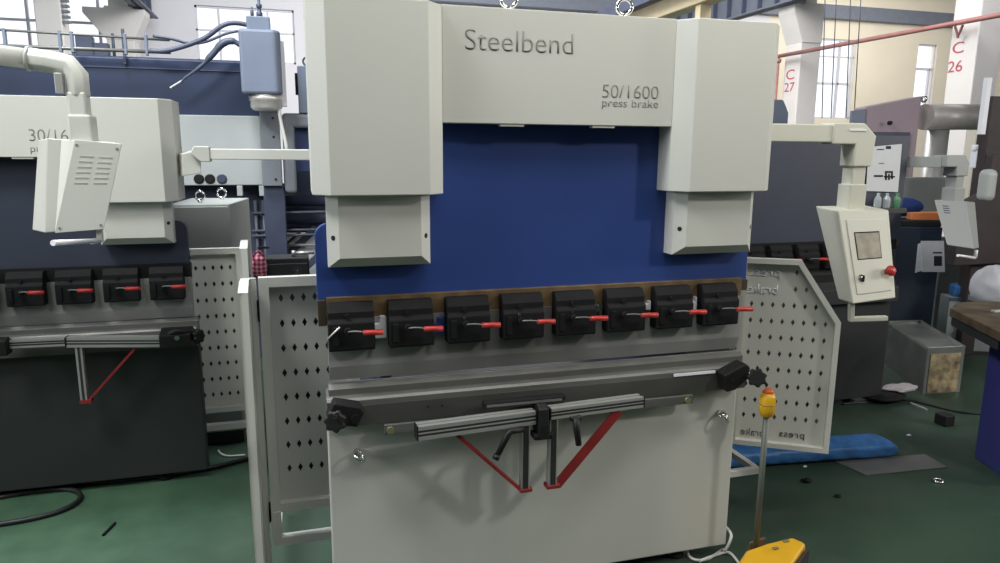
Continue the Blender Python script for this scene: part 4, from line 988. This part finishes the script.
# ------------------------------------------------------------------ things on the floor
def fl(px, py, z=0.0): return at(px, py, z=z)
r0 = Vector((1.25, .78, 0)); r1 = Vector((2.33, .655, 0))
m_ = MB(); rnd = random.Random(2); N = 40; rings = []
for i in range(N):
    t = i/(N-1); c = r0.lerp(r1, t); k_e = 1.0
    if t > .93: k_e = math.sqrt(max(.04, 1-((t-.93)/.07)**2))
    ring = []
    for k in range(22):
        a = 2*math.pi*k/22; e = .62
        cx_, sx_ = math.cos(a), math.sin(a)
        hx = .095*math.copysign(abs(cx_)**e, cx_)*(1+.05*rnd.uniform(-1, 1))*(.6+.4*k_e)
        hz = .048*math.copysign(abs(sx_)**e, sx_)*(1+.07*rnd.uniform(-1, 1))*k_e
        ring.append(m_.v((c.x, c.y+hx, max(.001, .049+hz))))
    rings.append(ring)
for a, b in zip(rings, rings[1:]):
    for k in range(22): m_.face([a[k], a[(k+1) % 22], b[(k+1) % 22], b[k]], True)
m_.face(rings[0]); m_.face(rings[-1])
single('plastic_film_roll', m_, BAGB, 'long flattened blue plastic film roll on the floor below the right guard', 'roll', origin=(1.9, .8, 0), sub=1)
q = [fl(835, 462), fl(866, 476), fl(947, 468), fl(925, 455)]
single('metal_sheet', MB().hexa([v+Vector((0, 0, .001)) for v in q], [v+Vector((0, 0, .006)) for v in q]), PLATE, 'flat grey metal sheet on the floor in front of the blue roll', 'metal sheet', origin=tuple(q[0]))
p = fl(884, 400)
m_ = MB().ball((p.x, p.y, .03), .17, .10, .032, n=26, m=10, jit=.18, seed=11)
single('scrap_heap', m_, BLACK, 'flat black scrap heap on the floor against the metal trough', 'scrap', origin=(p.x, p.y, .0), sub=1)
p = fl(899, 397)
m_ = MB().ball((p.x, p.y, .068), .14, .07, .022, n=26, m=10, jit=.25, seed=13)
single('crumpled_film', m_, SCRAPW, 'crumpled pale plastic film on top of the black scrap heap', 'film', origin=(p.x, p.y, .055), sub=1)
a = fl(911, 405); b = fl(928, 412); single('metal_offcut', MB().hexa([up_(a, .0), up_(b, .0), up_(b+Vector((.02, .03, 0)), .0), up_(a+Vector((.02, .03, 0)), .0)], [up_(a, .012), up_(b, .012), up_(b+Vector((.02, .03, 0)), .012), up_(a+Vector((.02, .03, 0)), .012)]), ALU, 'thin bright metal strip on the floor before the scrap heap', 'scrap')
single('floor_cable', MB().tube([fl(842, 404, .006), fl(870, 402, .006), fl(905, 400, .006), fl(930, 405, .006), fl(960, 412, .006), fl(985, 414, .006)], .008, n=8), BCABLE, 'black cable across the floor behind the workbench leg', 'cable')
for px, py, s, m_c, lab in ((807, 482, .03, BLACK, 'larger black scrap bit on the green floor'), (838, 497, .02, BLACK, 'smaller black scrap bit on the green floor, nearest'), (805, 467, .012, WPLAS, 'tiny white scrap bit in front of the blue roll'), (909, 436, .016, PAPER, 'small pale scrap bit on the floor right of the blue roll')):
    p = fl(px, py); single('scrap_bit', MB().ball((p.x, p.y, s*.3), s, s*.7, s*.35, n=10, m=6, jit=.25, seed=px), m_c, lab, 'scrap', 'scrap bits on the floor', origin=(p.x, p.y, 0))
single('air_hose', MB().tube([fl(-60, 500, .012), fl(0, 487, .012), fl(40, 482, .012), fl(100, 482, .012), fl(150, 477, .012), fl(205, 469, .012), fl(238, 461, .012), fl(262, 455, .012)], .012, n=10), BCABLE, 'black hose running along the foot of the black apron', 'hose')
single('air_hose', MB().tube([fl(-60, 507, .012), fl(0, 497, .012), fl(35, 491, .012), fl(65, 489, .012), fl(79, 493, .012), fl(78, 501, .012), fl(60, 511, .012), fl(25, 520, .012), fl(-40, 530, .012)], .012, n=10), BCABLE, 'black hose lying in a loop on the green floor at left', 'hose')
single('thin_cable', MB().tube([at(222, 430, y=1.9), at(220, 445, y=1.85), fl(219, 452, .01), fl(228, 456, .006), fl(245, 455, .006)], .006, n=8), CABLE, 'thin pale cable hanging below the guard of the dark press brake', 'cable')

p = fl(938, 482)
single('metal_ring', MB().ring((p.x, p.y, .008), (0, 0, 1), .022, .006), CHROME, 'small bright metal ring lying on the floor in front of the workbench leg', 'ring', origin=(p.x, p.y, 0))
a = fl(103, 535, .006); b = fl(115, 523, .006); single('thin_rod', MB().cyl(a, b, .006, n=8), BLACK, 'short dark rod lying on the green floor right of the looped hose', 'rod', origin=tuple(a))

# ------------------------------------------------------------------ the hall
YB = 17.5; XR = 24.; XLW = -13.; YF = -9.; ZR = 8.5
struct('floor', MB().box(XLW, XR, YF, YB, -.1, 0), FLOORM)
def wall_with_holes(name, holes, m, axis, c, a0, a1, z0, z1, th=.25):
    """axis 'y': wall at y=c spanning x a0..a1;  axis 'x': wall at x=c spanning y a0..a1"""
    mb = MB(); H_ = sorted(holes)
    def put(u0, u1, w0, w1):
        if u1-u0 < 1e-4 or w1-w0 < 1e-4: return
        if axis == 'y': mb.box(u0, u1, c, c+th, w0, w1)
        else: mb.box(c, c+th, u0, u1, w0, w1)
    cur = a0
    for (u0, u1, w0, w1) in H_:
        put(cur, u0, z0, z1); put(u0, u1, z0, w0); put(u0, u1, w1, z1); cur = u1
    put(cur, a1, z0, z1)
    return struct(name, mb, m)
WIN = [(-9.2, -4.6, 3.95, 6.2), (-3.13, -.75, 3.86, 5.20), (15.4, 16.85, 2.78, 5.28), (19.35, 20.15, 3.0, 5.28)]

wall_with_holes('wall_back', WIN[:2], WALL, 'y', YB, XLW, 13.5, 0, ZR)
o = wall_with_holes('wall_back_right', WIN[2:], WALLC, 'y', YB, 13.5, XR, 0, ZR)
RW_ = [(-6.5, -1.5, 2.2, 6.2), (1.0, 4.5, 2.5, 5.5)]
LW_ = [(-6., 0., 2.2, 6.2), (2.5, 7.5, 2.4, 6.2)]
wall_with_holes('wall_right', RW_, WALL, 'x', XR, YF, YB, 0, ZR)
wall_with_holes('wall_left', LW_, WALL, 'x', XLW-.25, YF, YB, 0, ZR)
struct('wall_front', MB().box(XLW, XR, YF-.25, YF, 0, ZR), DADO)
# roof
m_ = MB(); m_.hexa([(XLW, YF, ZR), (5, YF, ZR+2.2), (5, YB+.2, ZR+2.2), (XLW, YB+.2, ZR)], [(XLW, YF, ZR+.1), (5, YF, ZR+2.3), (5, YB+.2, ZR+2.3), (XLW, YB+.2, ZR+.1)])
m_.hexa([(5, YF, ZR+2.2), (XR, YF, ZR), (XR, YB+.2, ZR), (5, YB+.2, ZR+2.2)], [(5, YF, ZR+2.3), (XR, YF, ZR+.1), (XR, YB+.2, ZR+.1), (5, YB+.2, ZR+2.3)])
struct('ceiling', m_, ROOF)
GLASS = mat('window_glass', (.9, .95, 1), .02, trans=1)
k_ = 0
for i, (x0, x1, z0, z1) in enumerate(WIN):
    t = .05; mb = MB()
    mb.box(x0, x1, YB+.06, YB+.12, z0, z0+t).box(x0, x1, YB+.06, YB+.12, z1-t, z1).box(x0, x0+t, YB+.06, YB+.12, z0, z1).box(x1-t, x1, YB+.06, YB+.12, z0, z1)
    if i == 0:
        for x in (-8.4, -7.6, -6.82, -6.0, -5.3): mb.box(x-.03, x+.03, YB+.05, YB+.13, z0, z1)
        mb.box(x0, x1, YB+.06, YB+.12, 4.62, 4.68)
    if i == 1:
        for x in (-2.58, -1.40): mb.box(x-.025, x+.025, YB+.05, YB+.13, z0, z1)
        mb.box(x0, x1, YB+.06, YB+.12, 4.60, 4.64)
    if i == 2:
        mb.box(16.25, 16.31, YB+.05, YB+.13, z0, z1); mb.box(x0, x1, YB+.05, YB+.13, 3.86, 3.93); mb.box(x0, x1, YB+.06, YB+.12, 4.72, 4.76)
    if i == 3:
        mb.box(19.95, 19.99, YB+.05, YB+.13, z0, 4.5); mb.box(x0, x1, YB+.05, YB+.13, 4.45, 4.52)
    struct('window_%d' % (i+1), mb, FRAME)
o = struct('trim_2', MB().box(2.5, 9.6, 17.15, 17.42, 5.60, 6.4), BEAMD)
# dark eave beam, crane runway beams, columns
def boxed(name, args, m, label, cat, group=None, bevel=0):
    a = args; c = ((a[0]+a[1])/2, (a[2]+a[3])/2, a[4])
    return single(name, MB().box(*a), m, label, cat, group, origin=c, bevel=bevel)
boxed('trim_1', (2.0, XR, 17.2, 17.45, 5.85, 6.25), BEAMD, None, None); bpy.data.objects['trim_1']['kind'] = 'structure'
def column(name, x, y, w, ztop, corbel_dir, label, text=None):
    R = empty(name, (x, y, 0), label, 'column', 'whitewashed crane columns'); o = (x, y, 0)
    s = MB().box(x-w/2, x+w/2, y-w/2, y+w/2, 0, ztop).build('shaft', WCOL, R, o, bevel=.02)
    if corbel_dir:
        d = corbel_dir; zc = ztop-.05
        if d == 'x': # corbel both ways along x
            MB().prism([(x-w/2-.42, zc), (x-w/2-.42, zc-.12), (x-w/2, zc-.66), (x+w/2, zc-.66), (x+w/2+.26, zc-.12), (x+w/2+.26, zc)], 'y', y-w/2-.02, y+w/2+.02).build('corbel', WCOL, R, o, bevel=.01)
        elif d == '-x':
            MB().prism([(x-w/2-.26, zc), (x-w/2-.26, zc-.16), (x-w/2, zc-.80), (x+w/2, zc-.80), (x+w/2, zc)], 'y', y-w/2-.02, y+w/2+.02).build('corbel', WCOL, R, o, bevel=.01)
    return R, s, o
cw = .62
c26, s26, o26 = column('concrete_column', 10.35, 7.47, .52, 8.4, None, 'white column stencilled C 26 at the right')
c27, s27, o27 = column('concrete_column', 10.35, 11.85, .52, 4.95, '-x', 'white column stencilled C 27 just right of the blue press brake')
MB().box(10.2, 10.5, 11.7, 12.0, 4.9, 8.4).build('upper_shaft', WCOL, c27, o27)
cl1, _, _ = column('concrete_column', -4.93, 12.5, .42, 8.4, None, 'plain white column at far left in front of the windows')
cl2, _, ol2 = column('concrete_column', -4.48, 15.9, .56, 4.75, 'x', 'white column with a wide corbel between the two left windows')
MB().box(-4.68, -4.28, 15.7, 16.1, 4.7, 8.4).build('upper_shaft', WCOL, cl2, ol2)
for k in range(6): MB().box(-4.715, -4.60, 12.30, 12.40, 3.85+.09*k, 3.89+.09*k).build('cable_rack_step', POSTG, cl1, (-4.93, 12.5, 0))
# red stencils on the columns' west faces (the side towards the blue machine)
xf = 10.35-.26-.004
def stencil(par, org, body, yc, zc, w, h, face='x'):
    if face == 'x': fr = ((xf, yc+w/2, zc), (0, -1, 0), (0, 0, 1))
    else: fr = ((10.35-.33+yc, face-.004, zc), (1, 0, 0), (0, 0, 1))
    lettering('stencil', body, w, h, fr, SIGNR, par, org=org, depth=.004)
a = at(952, 54, x=xf); b = at(964, 41, x=xf)
stencil(s26, o26, 'C', (a.y+at(963, 54, x=xf).y)/2, a.z, abs(at(951, 54, x=xf).y-at(962, 54, x=xf).y), b.z-a.z)
stencil(s26, o26, '26', (at(948, 72, x=xf).y+at(961, 72, x=xf).y)/2, at(954, 72, x=xf).z, abs(at(947, 72, x=xf).y-at(961, 72, x=xf).y), at(954, 61, x=xf).z-at(954, 72, x=xf).z)
for body, pyb, pyt in (('C', 79, 69), ('27', 91, 82)):
    z0 = at(794, pyb, x=xf).z; z1 = at(794, pyt, x=xf).z
    stencil(s27, o27, body, 11.88, z0, .34 if body != 'C' else .28, z1-z0)
# red pipe along the columns
a = at(780, 56, x=9.85); b = at(1010, 12, x=9.85)
rp = empty('water_pipe', (9.85, a.y, a.z), 'red oxide water pipe running along the columns at right', 'pipe'); rpo = (9.85, a.y, a.z)
MB().cyl((9.85, a.y+.1, a.z), (9.85, b.y-1.5, a.z-.02), .042, n=14).build('main_run', PIPER, rp, rpo)
MB().cyl((9.85, a.y+.05, a.z), (9.85, a.y+.05, .0), .036, n=12).build('drop_pipe', PIPER, rp, rpo)
MB().tube([at(955, 26, x=9.92), at(957, 33, x=9.95), at(958, 38, x=9.98)], .02).build('pipe_bracket', PIPER, rp, rpo)
MB().tube([at(963, 25, x=9.92), at(960, 32, x=9.95), at(958, 36, x=9.98)], .02).build('pipe_bracket', PIPER, rp, rpo)
MB().cyl((9.85, a.y+.05, a.z-.06), (9.85, a.y+.05, a.z-.14), .068, n=12).build('coupling', PIPER, rp, rpo)
# crane runways
def ibeam(x, y0, y1, z0, z1, fw_, m, name, label, stiff=0):
    R = empty(name, (x, (y0+y1)/2, z0), label, 'beam'); o = (x, (y0+y1)/2, z0)
    MB().box(x-.02, x+.02, y0, y1, z0, z1).box(x-fw_/2, x+fw_/2, y0, y1, z0, z0+.035).box(x-fw_/2, x+fw_/2, y0, y1, z1-.035, z1).build('girder', m, R, o)
    if stiff:
        n = int((y1-y0)/stiff)
        for i in range(n): MB().box(x-fw_/2+.02, x+fw_/2-.02, y0+i*stiff, y0+i*stiff+.04, z0+.035, z1-.035).build('stiffener', SLATE, R, o)
    return R
ibeam(9.72, 7.6, 17.1, 4.91, 5.55, .30, BEAMD, 'crane_girder', 'blue grey crane girder with stiffeners above the right cover', .62)
ibeam(-4.05, 9.5, 17.1, 4.752, 5.39, .30, BEAMD, 'crane_girder', 'blue grey crane girder with stiffeners at upper left', .62)
cr = empty('crane_bridge', (5.6, 9, 4.2), 'cream painted crane beam rising behind the top of the blue press brake', 'beam'); cro = (5.6, 9, 4.2)
za = at(672, 16, x=5.6).z
MB().box(5.45, 5.75, 6.5, 16.5, za, za+.32).build('beam', CREAM, cr, cro, bevel=.02)
p = at(703, 12, x=5.6); MB().box(5.5, 5.7, p.y-.08, p.y+.08, za-.55, za+.02).build('hanger', CREAM, cr, cro, bevel=.01)
MB().box(5.2, 5.4, 6.5, 16.5, za+.25, za+.45).build('side_channel', SLATE, cr, cro)
# roof purlins seen at the upper right
for i in range(5):
    y = 9.5+i*1.6
    single('roof_purlin', MB().box(8, XR, y, y+.14, 6.9, 7.1), BEAMD, None, None, origin=(16, y, 6.9))
    bpy.data.objects[-1] if False else None
for o in list(bpy.data.objects):
    if o.name.startswith('roof_purlin'): o.name = 'trim_%d' % (10+int(o.name.split('.')[-1]) if '.' in o.name else 10); o['kind'] = 'structure'
# hanging cables
for i, (pa, pb) in enumerate(((826, 822), (838, 831), (852, 846), (863, 854))):
    a = at(pa, -40, d=9); b = at(pb, 118, d=9)
    tag_l = ['leftmost', 'second from left', 'third from left', 'rightmost'][i]
    single('hanging_chain', MB().cyl(a, (b.x, b.y, b.z), .006, n=8), SLATE, '%s of the four thin chains hanging right of column C 27' % tag_l, 'chain', 'hanging chains', origin=tuple(b))
# small blue machine far behind
a = at(775, 100, d=8); b = at(788, 126, d=8)
sm = empty('control_box', (b.x, b.y, 0), 'small blue grey machine box behind the right cover of the blue press brake', 'machine'); smo = (b.x, b.y, 0)
MB().prism([(a.x-.35, 1.5), (b.x, 1.5), (b.x, a.z-.14), (b.x-.08, a.z), (a.x-.35, a.z)], 'y', b.y, b.y+.3).build('case', MOTOR, sm, smo, bevel=.02)
MB().box(a.x-.25, b.x-.12, b.y+.05, b.y+.25, 0, 1.5).build('stand', SLATE, sm, smo)
# equipment on the left window sill
p = at(86, 42, y=6); wx = empty('valve_unit', (p.x, 6, p.z), 'small dark valve unit above the dark blue cross beam at left', 'valve'); wo = (p.x, 6, p.z)
MB().box(p.x-.10, p.x+.06, 6, 6.1, p.z-.15, p.z+.06).build('body', SLATE, wx, wo, bevel=.01)
MB().box(p.x+.06, p.x+.2, 6, 6.1, p.z-.15, p.z).build('side_block', SLATE, wx, wo, bevel=.01)
MB().cyl((p.x+.24, 6.05, p.z-.15), (p.x+.24, 6.05, p.z+.1), .015).build('rod', SLATE, wx, wo)
MB().cyl((p.x+.02, 6.05, p.z-.15), (p.x+.02, 6.05, 0), .03).build('stand', SLATE, wx, wo)

# ------------------------------------------------------------------ light
W = bpy.data.worlds.new('sky'); SC.world = W; W.use_nodes = True
bg = W.node_tree.nodes['Background']; bg.inputs['Color'].default_value = (.90, .94, 1, 1); bg.inputs['Strength'].default_value = 1.3
def area(name, loc, target, sx, sy, power, col=(1, 1, 1), spread=180):
    l = bpy.data.lights.new(name, 'AREA'); l.shape = 'RECTANGLE'; l.size = sx; l.size_y = sy; l.energy = power; l.color = col; l.spread = math.radians(spread)
    o = bpy.data.objects.new(name, l); COL.objects.link(o); o.location = loc
    o.rotation_euler = (Vector(target)-Vector(loc)).to_track_quat('-Z', 'Y').to_euler()
    return o
# added light panels inside the hall, brightening the chamfers from both sides
area('side_fill_right', (6.4, -1.7, 2.7), (.5, 0, 1.3), 1.3, 1.3, 125, (1, .98, .93))
area('side_fill_left', (-6., -1.3, 3.0), (-.8, .3, 1.5), 1.4, 1.4, 72, (.93, .97, 1))
# aisle lamp follows the cast shadows; the rest are unseen fill lamps, added
area('aisle_lamp_right', (3.1, -2.9, 3.75), (0, 0, .9), .3, .3, 50, (1, .97, .90))
area('fill_front', (-.3, -1.5, 4.1), (0, 0, 1.8), 1.6, .8, 27, (1, .98, .93))
area('fill_centre', (.9, -1.1, 4.0), (.2, 0, 1.8), 1.6, .8, 24, (1, .98, .93))
area('fill_left', (-3.2, -.6, 5), (-2.2, 1.3, 1.5), 1.5, 1, 190, (.97, 1, .98))
area('fill_gantry', (-2.2, 1.9, 5.8), (-2, 3.4, 1.6), 1.5, 1, 310, (.90, .95, 1))
area('fill_rear', (3, 9, 7.2), (4, 12, 2), 6, 4, 1080, (1, .97, .95))
area('fill_middle', (8, 4.5, 6.8), (10.5, 13, 3), 3, 2, 230, (1, .97, .97))
area('fill_far', (15, 12, 6.5), (18, 17.5, 4), 4, 3, 440, (1, .95, .87))
area('fill_rear_left', (-2.5, 8, 6.5), (-3, 14, 3), 4, 3, 190, (.92, .94, 1))

SC.view_settings.view_transform = 'Standard'; SC.view_settings.look = 'None'
SC.view_settings.gamma = 1; SC.view_settings.use_curve_mapping = False
SC.view_settings.exposure = 0
bpy.context.view_layer.update()
